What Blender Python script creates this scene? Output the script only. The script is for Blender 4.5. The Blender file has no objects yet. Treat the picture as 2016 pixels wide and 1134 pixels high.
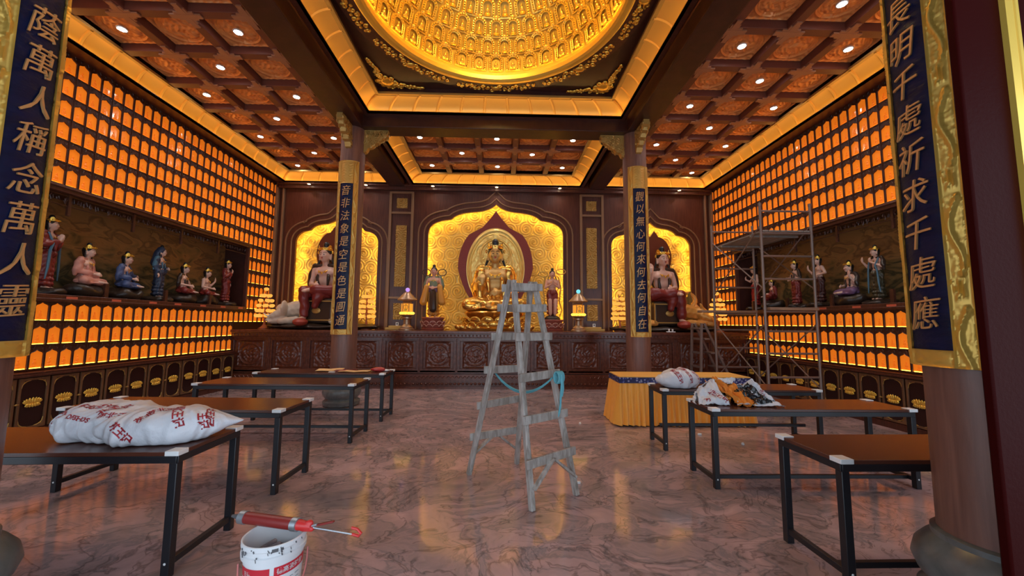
import bpy, bmesh, math, random
import numpy as np
from math import sin, cos, pi, sqrt, atan2, radians, hypot
from mathutils import Vector, Matrix, noise
from mathutils.geometry import tessellate_polygon
from mathutils.bvhtree import BVHTree
random.seed(7)
SC = bpy.context.scene
COL = SC.collection

# ------------------------------------------------------------------ camera
FPX, YAW, PITCH, ROLL, CAMX, CAMZ = 759.417, 0.027436, 0.091471, 0.007742, 0.14473, 1.58601
fw = Vector((sin(YAW)*cos(PITCH), cos(YAW)*cos(PITCH), sin(PITCH)))
rt = Vector((cos(YAW), -sin(YAW), 0)); up = rt.cross(fw)
rt2 = rt*cos(ROLL) + up*sin(ROLL); up2 = -rt*sin(ROLL) + up*cos(ROLL)
cam = bpy.data.objects.new('camera', bpy.data.cameras.new('camera'))
COL.objects.link(cam)
M3 = Matrix((rt2, up2, -fw)).transposed()
cam.matrix_world = Matrix.Translation((CAMX, 0, CAMZ)) @ M3.to_4x4()
cam.data.sensor_fit = 'HORIZONTAL'; cam.data.sensor_width = 36; cam.data.lens = FPX/2016*36
cam.data.clip_start = .02; cam.data.clip_end = 200
SC.camera = cam
def px(p):                                    # where a point falls in the 2016 x 1134 frame
    d = Vector(p) - Vector((CAMX, 0, CAMZ)); z = d.dot(fw)
    if z < .05: return None
    return (1008 + FPX*d.dot(rt2)/z, 567 - FPX*d.dot(up2)/z)

# ------------------------------------------------------------------ world, exposure
W = bpy.data.worlds.new('daylight'); SC.world = W; W.use_nodes = True
bg = W.node_tree.nodes['Background']
bg.inputs[0].default_value = (.72, .86, 1.0, 1); bg.inputs[1].default_value = SKY = 2.9
SC.view_settings.view_transform = 'Standard'; SC.view_settings.look = 'None'
SC.view_settings.exposure = 0.0; SC.view_settings.gamma = 1.0; SC.view_settings.use_curve_mapping = False
SPOT_W, COVE_E, NICHE_E, DOME_E, AMBER_E = 30.0, 11.0, 48.0, 46.0, .56

# ------------------------------------------------------------------ materials
def mat(name, col, rough=.5, metal=0.0, emit=None, es=0.0, var=None, bump=None, spec=None, coat=0.0, sheen=0.0):
    """var=(second colour, noise scale, stretch xyz)  bump=(scale, strength)"""
    m = bpy.data.materials.new(name); m.use_nodes = True
    nt = m.node_tree; b = nt.nodes['Principled BSDF']
    b.inputs['Base Color'].default_value = (*col, 1); b.inputs['Roughness'].default_value = rough
    b.inputs['Metallic'].default_value = metal
    if spec is not None: b.inputs['Specular IOR Level'].default_value = spec
    if coat: b.inputs['Coat Weight'].default_value = coat; b.inputs['Coat Roughness'].default_value = .12
    if sheen: b.inputs['Sheen Weight'].default_value = sheen
    if emit: b.inputs['Emission Color'].default_value = (*emit, 1); b.inputs['Emission Strength'].default_value = es
    tc = None
    def coord(stretch):
        nonlocal tc
        if tc is None: tc = nt.nodes.new('ShaderNodeTexCoord')
        mp = nt.nodes.new('ShaderNodeMapping'); mp.inputs['Scale'].default_value = stretch
        nt.links.new(tc.outputs['Object'], mp.inputs[0]); return mp.outputs[0]
    if var:
        c2, sc, st = var
        n = nt.nodes.new('ShaderNodeTexNoise'); n.inputs['Scale'].default_value = sc; n.inputs['Detail'].default_value = 5
        n.inputs['Distortion'].default_value = .6
        nt.links.new(coord(st), n.inputs['Vector'])
        r = nt.nodes.new('ShaderNodeValToRGB'); r.color_ramp.elements[0].position = .35; r.color_ramp.elements[1].position = .68
        r.color_ramp.elements[0].color = (*col, 1); r.color_ramp.elements[1].color = (*c2, 1)
        nt.links.new(n.outputs[0], r.inputs[0]); nt.links.new(r.outputs[0], b.inputs['Base Color'])
    if bump:
        n = nt.nodes.new('ShaderNodeTexNoise'); n.inputs['Scale'].default_value = bump[0]; n.inputs['Detail'].default_value = 4
        nt.links.new(coord(bump[2] if len(bump) > 2 else (1, 1, 1)), n.inputs['Vector'])
        bp = nt.nodes.new('ShaderNodeBump'); bp.inputs['Strength'].default_value = bump[1]; bp.inputs['Distance'].default_value = .02
        nt.links.new(n.outputs[0], bp.inputs['Height']); nt.links.new(bp.outputs[0], b.inputs['Normal'])
    return m
def emat(name, col, s):
    m = bpy.data.materials.new(name); m.use_nodes = True; nt = m.node_tree
    nt.nodes.remove(nt.nodes['Principled BSDF'])
    e = nt.nodes.new('ShaderNodeEmission'); e.inputs[0].default_value = (*col, 1); e.inputs[1].default_value = s
    nt.links.new(e.outputs[0], nt.nodes['Material Output'].inputs[0]); return m

WOOD = mat('dark red wood', (.062, .016, .009), .33, var=((.11, .032, .018), 3, (14, 14, .8)), bump=(30, .05, (6, 6, .6)))
WOODX = mat('beam wood', (.040, .010, .007), .38, var=((.062, .017, .011), 3, (2, 2, 2)))
WOODC = mat('column wood', (.16, .072, .055), .42, var=((.235, .115, .088), 2.4, (9, 9, .7)), bump=(40, .06, (5, 5, .5)))
WOODR = mat('carved altar wood', (.095, .024, .012), .26, var=((.15, .042, .02), 4, (3, 3, 3)))
COFFER = mat('coffer wood', (.74, .26, .075), .34, metal=.3, var=((.88, .38, .12), 9, (1, 1, 1)))
COFGRID = mat('coffer grid wood', (.17, .05, .032), .42)
CROSS = mat('cross bracket', (.42, .18, .09), .45)
GOLD = mat('gold', (.85, .48, .07), .32, metal=.75, bump=(60, .04))
GOLDB = mat('bright gold', (.95, .63, .11), .30, metal=.65)
GOLDN = mat('recessed gold', (.52, .32, .05), .45, metal=.5)
GOLDNEAR = mat('carved gilt border', (.74, .46, .09), .40, metal=.45)
GOLDW = mat('gold relief', (.90, .62, .18), .36, metal=.55)
GOLDD = mat('dull gold', (.52, .32, .09), .42, metal=.5, bump=(50, .3))
GOLDS = mat('gilded statue', (.78, .44, .10), .22, metal=.85)
GOLDFACE = mat('matt gilded skin', (.60, .36, .12), .42, metal=.45)
TRIMB = mat('brown gilt moulding', (.26, .14, .07), .42, metal=.15)
COVEM = mat('gold cove', (.82, .47, .11), .42, metal=.35)
NAVY = mat('navy lacquer', (.003, .006, .030), .40, var=((.005, .011, .055), 4, (1, 1, 2.2)), bump=(9, .5, (1, 1, 2.5)), spec=.25)
BLACK = mat('black steel', (.012, .012, .016), .38)
BLACKP = mat('black paint', (.012, .009, .008), .35)
LAMIN = mat('brown laminate', (.085, .026, .016), .24, bump=(500, .03))
WHITEP = mat('white plastic', (.78, .79, .80), .45)
SACK = mat('white woven sack', (.66, .68, .74), .38, bump=(26, .35))
REDINK = mat('red ink', (.45, .03, .045), .55)
OLDWOOD = mat('weathered grey timber', (.25, .215, .185), .75, var=((.50, .46, .43), 7, (3, 3, .7)), bump=(40, .5, (3, 3, .4)))
SCAFF = mat('scaffold steel', (.25, .19, .17), .45, metal=.5)
PLANK = mat('raw plank', (.34, .20, .12), .6, var=((.24, .14, .09), 3, (1, 8, 8)))
TEAL = mat('teal rope', (.12, .38, .45), .8)
STONE = mat('grey stone', (.17, .18, .18), .3, var=((.10, .11, .11), 9, (1, 1, 1)))
ORANGE = mat('yellow satin', (.95, .42, .05), .5, sheen=.3)
YTOP = mat('yellow cloth', (.80, .42, .08), .55)
SKIN = mat('painted skin', (.66, .35, .25), .38)
SKIN2 = mat('pale painted skin', (.70, .44, .34), .40)
HAIR = mat('black hair', (.012, .010, .011), .3)
LIP = mat('painted lips', (.40, .05, .04), .4)
RED = mat('red lacquer', (.30, .018, .015), .28)
DRED = mat('dark red robe', (.20, .022, .018), .35, bump=(16, .2))
PINK = mat('pink robe', (.58, .25, .19), .5)
BLUE = mat('blue robe', (.055, .085, .20), .4)
TEALR = mat('teal shawl', (.07, .16, .23), .4)
PURPLE = mat('purple robe', (.17, .085, .18), .45)
GREEN = mat('grey green robe', (.17, .21, .13), .42)
BROWNR = mat('brown black robe', (.045, .026, .018), .3)
OCHRE = mat('ochre robe', (.62, .27, .04), .45)
ROCK = mat('painted rock', (.030, .017, .011), .35, bump=(9, .6))
LOTUSP = mat('lotus petal', (.30, .075, .055), .35)
LOTUSE = mat('lotus petal rim', (.68, .40, .32), .4)
ELEPH = mat('white painted beast', (.66, .52, .40), .4)
BEAST = mat('amber painted beast', (.72, .33, .07), .32, metal=.2)
LACQ = mat('door lacquer', (.024, .0018, .0016), .36, bump=(90, .05), spec=.03)
BRONZE = mat('bronze lamp metal', (.42, .27, .17), .3, metal=.6)
BUCKET = mat('white bucket plastic', (.72, .74, .77), .4)
BKRED = mat('red bucket label', (.58, .022, .04), .4)
GREY = mat('grey metal', (.38, .42, .46), .35, metal=.7)
BARREL = mat('dark red tube', (.24, .022, .02), .35)
SIGRED = mat('red enamel', (.62, .03, .03), .35)
PAPER = mat('yellow paper', (.78, .50, .22), .7)
ASH = mat('grey paint text', (.10, .10, .11), .6)
PUTTY = mat('mixed putty', (.33, .27, .27), .7, var=((.16, .13, .14), 14, (1, 1, 1)))
FIGW = mat('wall plaster outside', (.5, .48, .45), .8)
TAG = mat('red name tag', (.62, .12, .06), .5)
AMBER = mat('amber lantern glass', (.75, .22, .02), .10, emit=(1.0, .215, .011), es=AMBER_E, coat=.5)
AMBERF = mat('amber figure', (.75, .22, .02), .2, emit=(1.0, .165, .007), es=AMBER_E*.85)
LED = emat('lantern led', (1.0, .50, .05), 9.0)
COVELED = emat('cove led', (1.0, .60, .16), COVE_E)
NICHELED = emat('niche led', (1.0, .66, .13), NICHE_E)
DOMELED = emat('dome led', (1.0, .68, .13), DOME_E)
LENS = emat('downlight lens', (1.0, .95, .92), 60)
LENSW = emat('warm downlight lens', (1.0, .85, .6), 14)
CUP = emat('glowing lotus cup', (1.0, .43, .07), 1.15)
LAMPG = emat('lamp amber glass', (1.0, .34, .03), 1.1)
LAMPB = emat('lamp bright base', (1.0, .62, .06), 2.2)
VIOLET = emat('violet ball', (.62, .35, .95), 1.0)
CYAN = emat('cyan ball', (.25, .85, .95), 1.0)

def floor_mat():
    m = bpy.data.materials.new('polished marble'); m.use_nodes = True; nt = m.node_tree; b = nt.nodes['Principled BSDF']
    N = nt.nodes.new; L = nt.links.new
    tc = N('ShaderNodeTexCoord'); mp = N('ShaderNodeMapping'); mp.inputs['Scale'].default_value = (1.0, 1.25, 1); mp.inputs['Rotation'].default_value = (0, 0, .35)
    L(tc.outputs['Object'], mp.inputs[0])
    w = N('ShaderNodeTexNoise'); w.inputs['Scale'].default_value = .9; w.inputs['Detail'].default_value = 3; w.inputs['Distortion'].default_value = 1.2
    L(mp.outputs[0], w.inputs['Vector'])
    mx = N('ShaderNodeMix'); mx.data_type = 'VECTOR'; mx.inputs[0].default_value = .42
    L(mp.outputs[0], mx.inputs[4]); L(w.outputs[1], mx.inputs[5])
    wv = N('ShaderNodeTexNoise'); wv.inputs['Scale'].default_value = 1.3; wv.inputs['Detail'].default_value = 9; wv.inputs['Roughness'].default_value = .57; wv.inputs['Distortion'].default_value = 2.6
    L(mx.outputs[1], wv.inputs['Vector'])
    r = N('ShaderNodeValToRGB'); e = r.color_ramp.elements
    e[0].position = .28; e[0].color = (.18, .15, .16, 1); e[1].position = .70; e[1].color = (.60, .41, .41, 1)
    for p, c in ((.40, (.30, .23, .235, 1)), (.47, (.40, .285, .285, 1)), (.50, (.28, .225, .235, 1)), (.53, (.45, .31, .31, 1)), (.61, (.52, .355, .355, 1))):
        k = e.new(p); k.color = c
    L(wv.outputs[0], r.inputs[0])
    # thin grey veins
    vn = N('ShaderNodeTexNoise'); vn.inputs['Scale'].default_value = 1.5; vn.inputs['Detail'].default_value = 6; vn.inputs['Distortion'].default_value = 3.5
    L(mx.outputs[1], vn.inputs['Vector'])
    a = N('ShaderNodeMath'); a.operation = 'SUBTRACT'; a.inputs[1].default_value = .5; L(vn.outputs[0], a.inputs[0])
    ab = N('ShaderNodeMath'); ab.operation = 'ABSOLUTE'; L(a.outputs[0], ab.inputs[0])
    vr = N('ShaderNodeValToRGB'); vr.color_ramp.elements[0].color = (.45, .45, .45, 1); vr.color_ramp.elements[1].color = (1, 1, 1, 1)
    vr.color_ramp.elements[0].position = 0; vr.color_ramp.elements[1].position = .022; L(ab.outputs[0], vr.inputs[0])
    ml = N('ShaderNodeMix'); ml.data_type = 'RGBA'; ml.blend_type = 'MULTIPLY'; ml.inputs[0].default_value = .8
    L(r.outputs[0], ml.inputs[6]); L(vr.outputs[0], ml.inputs[7]); L(ml.outputs[2], b.inputs['Base Color'])
    b.inputs['Roughness'].default_value = .10; b.inputs['Specular IOR Level'].default_value = .55
    return m
FLOOR = floor_mat()
def mural_mat():
    m = bpy.data.materials.new('painted landscape'); m.use_nodes = True; nt = m.node_tree; b = nt.nodes['Principled BSDF']
    N = nt.nodes.new; L = nt.links.new
    tc = N('ShaderNodeTexCoord'); mp = N('ShaderNodeMapping'); mp.inputs['Scale'].default_value = (1, 1, 2.4); L(tc.outputs['Object'], mp.inputs[0])
    n = N('ShaderNodeTexNoise'); n.inputs['Scale'].default_value = 1.6; n.inputs['Detail'].default_value = 7; n.inputs['Distortion'].default_value = 1.5; L(mp.outputs[0], n.inputs['Vector'])
    s = N('ShaderNodeSeparateXYZ'); L(tc.outputs['Object'], s.inputs[0])
    mm = N('ShaderNodeMath'); mm.operation = 'MULTIPLY_ADD'; mm.inputs[1].default_value = .30; L(s.outputs[2], mm.inputs[0]); L(n.outputs[0], mm.inputs[2])
    r = N('ShaderNodeValToRGB'); e = r.color_ramp.elements; e[0].position = .42; e[0].color = (.03, .022, .01, 1); e[1].position = .95; e[1].color = (.30, .15, .05, 1)
    for p, c in ((.52, (.13, .09, .032, 1)), (.58, (.035, .03, .013, 1)), (.66, (.21, .13, .045, 1)), (.80, (.38, .19, .06, 1)), (.86, (.16, .08, .03, 1))):
        k = e.new(p); k.color = c
    L(mm.outputs[0], r.inputs[0]); L(r.outputs[0], b.inputs['Base Color']); b.inputs['Roughness'].default_value = .5
    return m
MURAL = mural_mat()
def brocade_mat():
    m = bpy.data.materials.new('blue brocade'); m.use_nodes = True; nt = m.node_tree; b = nt.nodes['Principled BSDF']
    N = nt.nodes.new; L = nt.links.new
    tc = N('ShaderNodeTexCoord'); mp = N('ShaderNodeMapping'); mp.inputs['Scale'].default_value = (1, 1, 1.1); L(tc.outputs['Object'], mp.inputs[0])
    v = N('ShaderNodeTexVoronoi'); v.inputs['Scale'].default_value = 22; L(mp.outputs[0], v.inputs['Vector'])
    r = N('ShaderNodeValToRGB'); r.color_ramp.interpolation = 'CONSTANT'; e = r.color_ramp.elements
    e[0].color = (.35, .36, .42, 1); e[1].position = .30; e[1].color = (.03, .03, .22, 1); k = e.new(.48); k.color = (.012, .012, .075, 1)
    L(v.outputs['Distance'], r.inputs[0]); L(r.outputs[0], b.inputs['Base Color']); b.inputs['Roughness'].default_value = .45
    return m
BROC = brocade_mat()

# ------------------------------------------------------------------ mesh builder
class MB:
    def __init__(s): s.v = []; s.f = []
    def add(s, vs, fs):
        o = len(s.v); s.v.extend([tuple(q) for q in vs]); s.f.extend([tuple(i+o for i in q) for q in fs]); return s
    def box(s, c, d, R=None):
        vs = [Vector((x*d[0]/2, y*d[1]/2, z*d[2]/2)) for x in (-1, 1) for y in (-1, 1) for z in (-1, 1)]
        if R is not None: vs = [R @ q for q in vs]
        c = Vector(c)
        return s.add([q + c for q in vs], [(0, 1, 3, 2), (4, 6, 7, 5), (0, 4, 5, 1), (2, 3, 7, 6), (0, 2, 6, 4), (1, 5, 7, 3)])
    def box2(s, a, b):
        return s.box([(a[i]+b[i])/2 for i in range(3)], [abs(a[i]-b[i]) for i in range(3)])
    def bar(s, p, q, w, h, ref=(0, 0, 1)):
        p = Vector(p); q = Vector(q); d = q - p; L_ = d.length; d.normalize()
        x = d.cross(Vector(ref)); x = x.normalized() if x.length > 1e-4 else Vector((1, 0, 0)); z = x.cross(d)
        return s.box((p + q)/2, (w, L_, h), Matrix((x, d, z)).transposed())
    def tube(s, pts, r, n=8, caps=True, closed=False):
        pts = [Vector(q) for q in pts]; N = len(pts)
        rs = r if isinstance(r, (list, tuple)) else [r]*N
        o = len(s.v); prev = None
        for i, q in enumerate(pts):
            a = pts[i-1] if (i > 0 or closed) else q; b = pts[(i+1) % N] if (i < N-1 or closed) else q
            t = (b - a).normalized() if (b - a).length > 1e-9 else Vector((0, 0, 1))
            if prev is None:
                u = t.cross(Vector((0, 0, 1)));
                if u.length < 1e-3: u = t.cross(Vector((0, 1, 0)))
            else: u = prev - t*prev.dot(t)
            u.normalize(); prev = u; w = t.cross(u)
            for k in range(n):
                a_ = 2*pi*k/n; s.v.append(tuple(q + (u*cos(a_) + w*sin(a_))*rs[i]))
        for i in range(N if closed else N-1):
            j = (i+1) % N
            for k in range(n):
                s.f.append((o+i*n+k, o+i*n+(k+1) % n, o+j*n+(k+1) % n, o+j*n+k))
        if caps and not closed:
            s.f.append(tuple(o+k for k in range(n))[::-1]); s.f.append(tuple(o+(N-1)*n+k for k in range(n)))
        return s
    def lathe(s, prof, n=24, c=(0, 0, 0), sx=1, sy=1, a0=0, a1=2*pi, mod=None, cap=True):
        o = len(s.v); full = abs(a1-a0-2*pi) < 1e-6; m = n if full else n+1
        for r, z in prof:
            for k in range(m):
                a = a0 + (a1-a0)*k/n; rr = r*(mod(a, z) if mod else 1)
                s.v.append((c[0]+rr*cos(a)*sx, c[1]+rr*sin(a)*sy, c[2]+z))
        for i in range(len(prof)-1):
            for k in range(n):
                k2 = (k+1) % m
                s.f.append((o+i*m+k, o+i*m+k2, o+(i+1)*m+k2, o+(i+1)*m+k))
        if full and cap:
            if prof[0][0] > 1e-6: s.f.append(tuple(o+k for k in range(m))[::-1])
            if prof[-1][0] > 1e-6: s.f.append(tuple(o+(len(prof)-1)*m+k for k in range(m)))
        return s
    def ell(s, c, r, n=16, m=10, R=None):
        o = len(s.v); c = Vector(c)
        if not isinstance(r, (tuple, list)): r = (r, r, r)
        for i in range(m+1):
            t = -pi/2 + pi*i/m
            for k in range(n):
                a = 2*pi*k/n; q = Vector((r[0]*cos(t)*cos(a), r[1]*cos(t)*sin(a), r[2]*sin(t)))
                if R is not None: q = R @ q
                s.v.append(tuple(q + c))
        for i in range(m):
            for k in range(n):
                s.f.append((o+i*n+k, o+i*n+(k+1) % n, o+(i+1)*n+(k+1) % n, o+(i+1)*n+k))
        return s
    def cap(s, p, q, r0, r1=None):                    # rounded tapering limb
        r1 = r0 if r1 is None else r1
        p = Vector(p); q = Vector(q); d = q - p; L_ = d.length; d = d/L_ if L_ > 1e-9 else Vector((0, 0, 1))
        pts = []; rs = []
        for t in (-.98, -.8, -.45, 0): pts.append(p + d*r0*t); rs.append(r0*sqrt(max(.02, 1-t*t)))
        for t in (0, .45, .8, .98): pts.append(q + d*r1*t); rs.append(r1*sqrt(max(.02, 1-t*t)))
        return s.tube(pts, rs, 10)
    def poly(s, loops, fn, w0, w1):
        """plate with holes: loops = [outer, hole...] of (u, v); fn(u, v, w) -> xyz"""
        flat = [q for l in loops for q in l]; n = len(flat)
        tri = tessellate_polygon([[Vector((q[0], q[1], 0)) for q in l] for l in loops])
        o = len(s.v)
        for w in (w0, w1):
            for q in flat: s.v.append(tuple(fn(q[0], q[1], w)))
        for a, b, c in tri:
            s.f.append((o+a, o+b, o+c)); s.f.append((o+n+c, o+n+b, o+n+a))
        k = 0
        for l in loops:
            for i in range(len(l)):
                a = k+i; b = k+(i+1) % len(l); s.f.append((o+a, o+n+a, o+n+b, o+b))
            k += len(l)
        return s
    def grid(s, P, nu, nv):                            # P: (nv+1, nu+1, 3) array
        o = len(s.v); s.v.extend([tuple(float(c) for c in q) for q in P.reshape(-1, 3)])
        w = nu+1
        for j in range(nv):
            for i in range(nu):
                a = o+j*w+i; s.f.append((a, a+1, a+w+1, a+w))
        return s
    def mesh(s, name, m, smooth=35, fix=True):
        me = bpy.data.meshes.new(name); me.from_pydata(s.v, [], s.f)
        if fix:
            b = bmesh.new(); b.from_mesh(me); bmesh.ops.recalc_face_normals(b, faces=b.faces); b.to_mesh(me); b.free()
        me.materials.append(m)
        if smooth:
            me.polygons.foreach_set('use_smooth', [True]*len(me.polygons)); me.set_sharp_from_angle(angle=radians(smooth))
        return me
    def build(s, name, m, parent=None, smooth=35, bevel=0, fix=True):
        return put(name, s.mesh(name, m, smooth, fix), parent, bevel)
def put(name, me, parent=None, bevel=0, loc=None):
    o = bpy.data.objects.new(name, me); COL.objects.link(o)
    if parent is not None: o.parent = parent
    if loc is not None: o.location = loc
    if bevel:
        b = o.modifiers.new('bevel', 'BEVEL'); b.width = bevel; b.segments = 2; b.limit_method = 'ANGLE'
    return o
def tag(o, label, cat, group=None, kind=None):
    if len(label.replace('-', ' ').split()) > 16: print('LONG', len(label.split()), label)
    o['label'] = label; o['category'] = cat
    if group: o['group'] = group
    if kind: o['kind'] = kind
    return o
def thing(name, label, cat, loc=(0, 0, 0), rz=0, group=None):
    o = bpy.data.objects.new(name, None); o.empty_display_size = .1; COL.objects.link(o)
    o.location = loc; o.rotation_euler = (0, 0, rz)
    return tag(o, label, cat, group)
def struct(o, label=None, cat=None):
    o['kind'] = 'structure'
    if label: o['label'] = label
    if cat: o['category'] = cat
    return o
def dup(o, parent=None):
    c = o.copy(); COL.objects.link(c)
    if parent is not None: c.parent = parent; c.matrix_parent_inverse = o.matrix_parent_inverse.copy()
    for ch in list(o.children): dup(ch, c)
    return c
ORD = ['first', 'second', 'third', 'fourth', 'fifth', 'sixth', 'seventh', 'eighth', 'ninth', 'tenth', 'eleventh', 'twelfth', 'thirteenth', 'fourteenth']

def remesh(mb, voxel, smooth=3, fold=None):
    """union of overlapping solids -> one continuous skin"""
    me = bpy.data.meshes.new('tmp'); me.from_pydata(mb.v, [], mb.f)
    b = bmesh.new(); b.from_mesh(me); bmesh.ops.recalc_face_normals(b, faces=b.faces); b.to_mesh(me); b.free()
    o = bpy.data.objects.new('tmp', me); COL.objects.link(o)
    r = o.modifiers.new('r', 'REMESH'); r.mode = 'VOXEL'; r.voxel_size = voxel
    if smooth:
        k = o.modifiers.new('s', 'SMOOTH'); k.iterations = smooth; k.factor = .5
    dg = bpy.context.evaluated_depsgraph_get()
    out = bpy.data.meshes.new_from_object(o.evaluated_get(dg))
    bpy.data.objects.remove(o); bpy.data.meshes.remove(me)
    if fold:
        nn = [v.normal.copy() for v in out.vertices]
        for v, q in zip(out.vertices, nn): v.co += q*fold(v.co)
    res = MB(); res.v = [tuple(v.co) for v in out.vertices]; res.f = [tuple(p.vertices) for p in out.polygons]
    bpy.data.meshes.remove(out)
    return res

def text_mb(body, size, depth=.006, bold=0.0, shear=0.0, slices=0):
    c = bpy.data.curves.new('t', 'FONT'); c.body = body; c.size = size; c.align_x = 'CENTER'; c.align_y = 'CENTER'
    c.offset = bold*size; c.shear = shear; c.resolution_u = 3; c.extrude = depth/2
    o = bpy.data.objects.new('t', c); COL.objects.link(o)
    dg = bpy.context.evaluated_depsgraph_get(); me = bpy.data.meshes.new_from_object(o.evaluated_get(dg))
    bpy.data.objects.remove(o); bpy.data.curves.remove(c)
    b = bmesh.new(); b.from_mesh(me)
    if len(b.verts):
        xs = [v.co.x for v in b.verts]; ys = [v.co.y for v in b.verts]
        cx = (min(xs)+max(xs))/2; cy = (min(ys)+max(ys))/2
        for v in b.verts: v.co.x -= cx; v.co.y -= cy
        if slices:
            for ax in (0, 1):
                lo, hi = (min(xs)-cx, max(xs)-cx) if ax == 0 else (min(ys)-cy, max(ys)-cy)
                for i in range(1, slices):
                    t = lo+(hi-lo)*i/slices; pc = Vector((t, 0, 0)) if ax == 0 else Vector((0, t, 0)); pn = Vector((1, 0, 0)) if ax == 0 else Vector((0, 1, 0))
                    bmesh.ops.bisect_plane(b, geom=b.verts[:]+b.edges[:]+b.faces[:], plane_co=pc, plane_no=pn)
    m = MB(); b.verts.index_update(); m.v = [tuple(v.co) for v in b.verts]; m.f = [tuple(v.index for v in f.verts) for f in b.faces]
    b.free(); bpy.data.meshes.remove(me)
    return m
def light(kind, name, loc, energy, color, parent=None, **kw):
    l = bpy.data.lights.new(name, kind); l.energy = energy; l.color = color
    for k, v in kw.items(): setattr(l, k, v)
    o = bpy.data.objects.new(name, l); COL.objects.link(o); o.location = loc
    if parent is not None: o.parent = parent
    return o

# ================================================================== SETTING
o = MB().box2((-7.1, -1.6, -.08), (7.1, 11.7, 0)).build('floor', FLOOR, smooth=0); struct(o, 'polished pink and grey veined marble floor', 'floor')

# front wall round the doorway the photo is taken through
w = MB()
for a, b_ in ((-7.1, -6.0), (-3.6, -2.25), (2.75, 3.6), (6.0, 7.1)): w.box2((a, 1.25, 0), (b_, 1.45, 4.3))
w.box2((-7.1, 1.25, 4.3), (7.1, 1.45, 6.2)); w.box2((-7.1, -3.2, 4.5), (7.1, 1.25, 4.6))  # last box: unseen porch roof, added to keep overhead sky off the door
struct(w.build('wall_front', WOODX, smooth=0), 'dark wood wall around the entrance doorway, with unseen porch roof added to block sky', 'wall')

# side walls: boarded behind the lanterns, with a long opening for the mural case
MU0, MU1, MZ0, MZ1 = 4.83, 9.954, 1.90, 3.50
for s, nm in ((-1, 'left'), (1, 'right')):
    w = MB(); xa, xb = s*6.395, s*7.0
    w.box2((xa, 1.45, .86), (xb, 11.4, MZ0)); w.box2((xa, 1.45, MZ1), (xb, 11.4, 6.1))
    w.box2((xa, 1.45, MZ0), (xb, MU0, MZ1)); w.box2((xa, MU1, MZ0), (xb, 11.4, MZ1)); w.box2((s*6.95, MU0, MZ0), (xb, MU1, MZ1)); w.box2((s*6.6, 1.45, 0), (xb, 11.4, .86))
    struct(w.build('wall_'+nm, WOODX, smooth=0), f'{nm} wall of dark wood behind the rows of lanterns', 'wall')

# ---- arches of the back wall
def offset(pl, d):
    out = []
    for i, p in enumerate(pl):
        a = pl[max(i-1, 0)]; b = pl[min(i+1, len(pl)-1)]
        t = Vector((b[0]-a[0], b[1]-a[1])); t.normalize()
        n = Vector((t[1], -t[0]))
        if i == len(pl)//2 and len(pl) % 2: out.append((p[0], p[1]+d*1.45)); continue
        out.append((p[0]-n[0]*d, p[1]-n[1]*d))
    return out
def bez(p0, p1, p2, n=8): return [((1-t)**2*p0[0]+2*t*(1-t)*p1[0]+t*t*p2[0], (1-t)**2*p0[1]+2*t*(1-t)*p1[1]+t*t*p2[1]) for t in [i/n for i in range(n)]]
def half_arch(hw, zs, za):                    # left half, from bottom (-hw, zs0) to the apex (0, za)
    H = za-zs; P0 = (-hw, zs)
    pts = bez(P0, (-hw*.985, zs+H*.40), (-hw*.69, zs+H*.46), 9)
    pts += bez((-hw*.69, zs+H*.46), (-hw*.655, zs+H*.47), (-hw*.625, zs+H*.55), 4)
    pts += bez((-hw*.625, zs+H*.55), (-hw*.53, zs+H*.70), (-hw*.32, zs+H*.735), 7)
    pts += bez((-hw*.32, zs+H*.735), (-hw*.10, zs+H*.77), (0, za), 8)
    return pts
def arch(cx, hw, z0, zs, za):
    h = [(-hw, z0)] + half_arch(hw, zs, za)
    pl = h + [(0, za)] + [(-x, z) for x, z in reversed(h)]
    return [(x+cx, z) for x, z in pl]
ZA = 1.392                                     # altar top
A_C = arch(-.03, 1.955, ZA-.06, 4.17, 5.04); A_L = arch(-4.57, 1.165, ZA-.06, 3.86, 4.58); A_R = arch(4.50, 1.165, ZA-.06, 3.86, 4.58)
w = MB(); Yf = lambda u, v, t: (u, t, v)
w.poly([[(-7, 0), (7, 0), (7, 6.1), (-7, 6.1)]] + [a[::-1] for a in (A_C, A_L, A_R)], Yf, 11.0, 11.08)
wb = w.build('wall_back', WOOD, smooth=0); struct(wb, 'dark wood back wall with three pointed niches', 'wall')
w = MB().box2((-7.0, 11.42, 0), (7.0, 11.5, 6.1))
for a, b in ((-6.95, -6.2), (-3.1, -2.3), (2.3, 3.1), (6.2, 6.95)): w.box2((a, 11.08, ZA-.05), (b, 11.42, 5.5))
w.box2((-7, 11.08, 5.35), (7, 11.42, 6.1))
struct(w.build('trim_1', WOODX, smooth=0), 'dark recess boards behind the back wall', 'wall')
t = MB()
for A in (A_C, A_L, A_R):
    for d, r in ((.115, .020), (.275, .024)):
        pl = offset(A, d); pl[0] = (pl[0][0], ZA+.01); pl[-1] = (pl[-1][0], ZA+.01)
        t.tube([(x, 10.995, z) for x, z in pl], r, 6)
struct(t.build('trim_2', TRIMB), 'gilt mouldings outlining the niches', 'moulding')
t = MB()
for s in (-1, 1):
    x0, x1 = s*2.44, s*3.07
    t.box2((x0-s*.03, 10.94, ZA), (x0+s*.04, 11, 5.36)); t.box2((x1-s*.03, 10.94, ZA), (x1+s*.04, 11, 5.36))
    for z in (5.335, 4.735, 2.28): t.box2((x0, 10.945, z-.03), (x1, 11, z+.03))
    t.box2((s*6.10, 10.93, ZA), (s*6.15, 11, 5.4)); t.box2((s*6.26, 10.90, ZA), (s*6.33, 11, 5.5))
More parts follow.
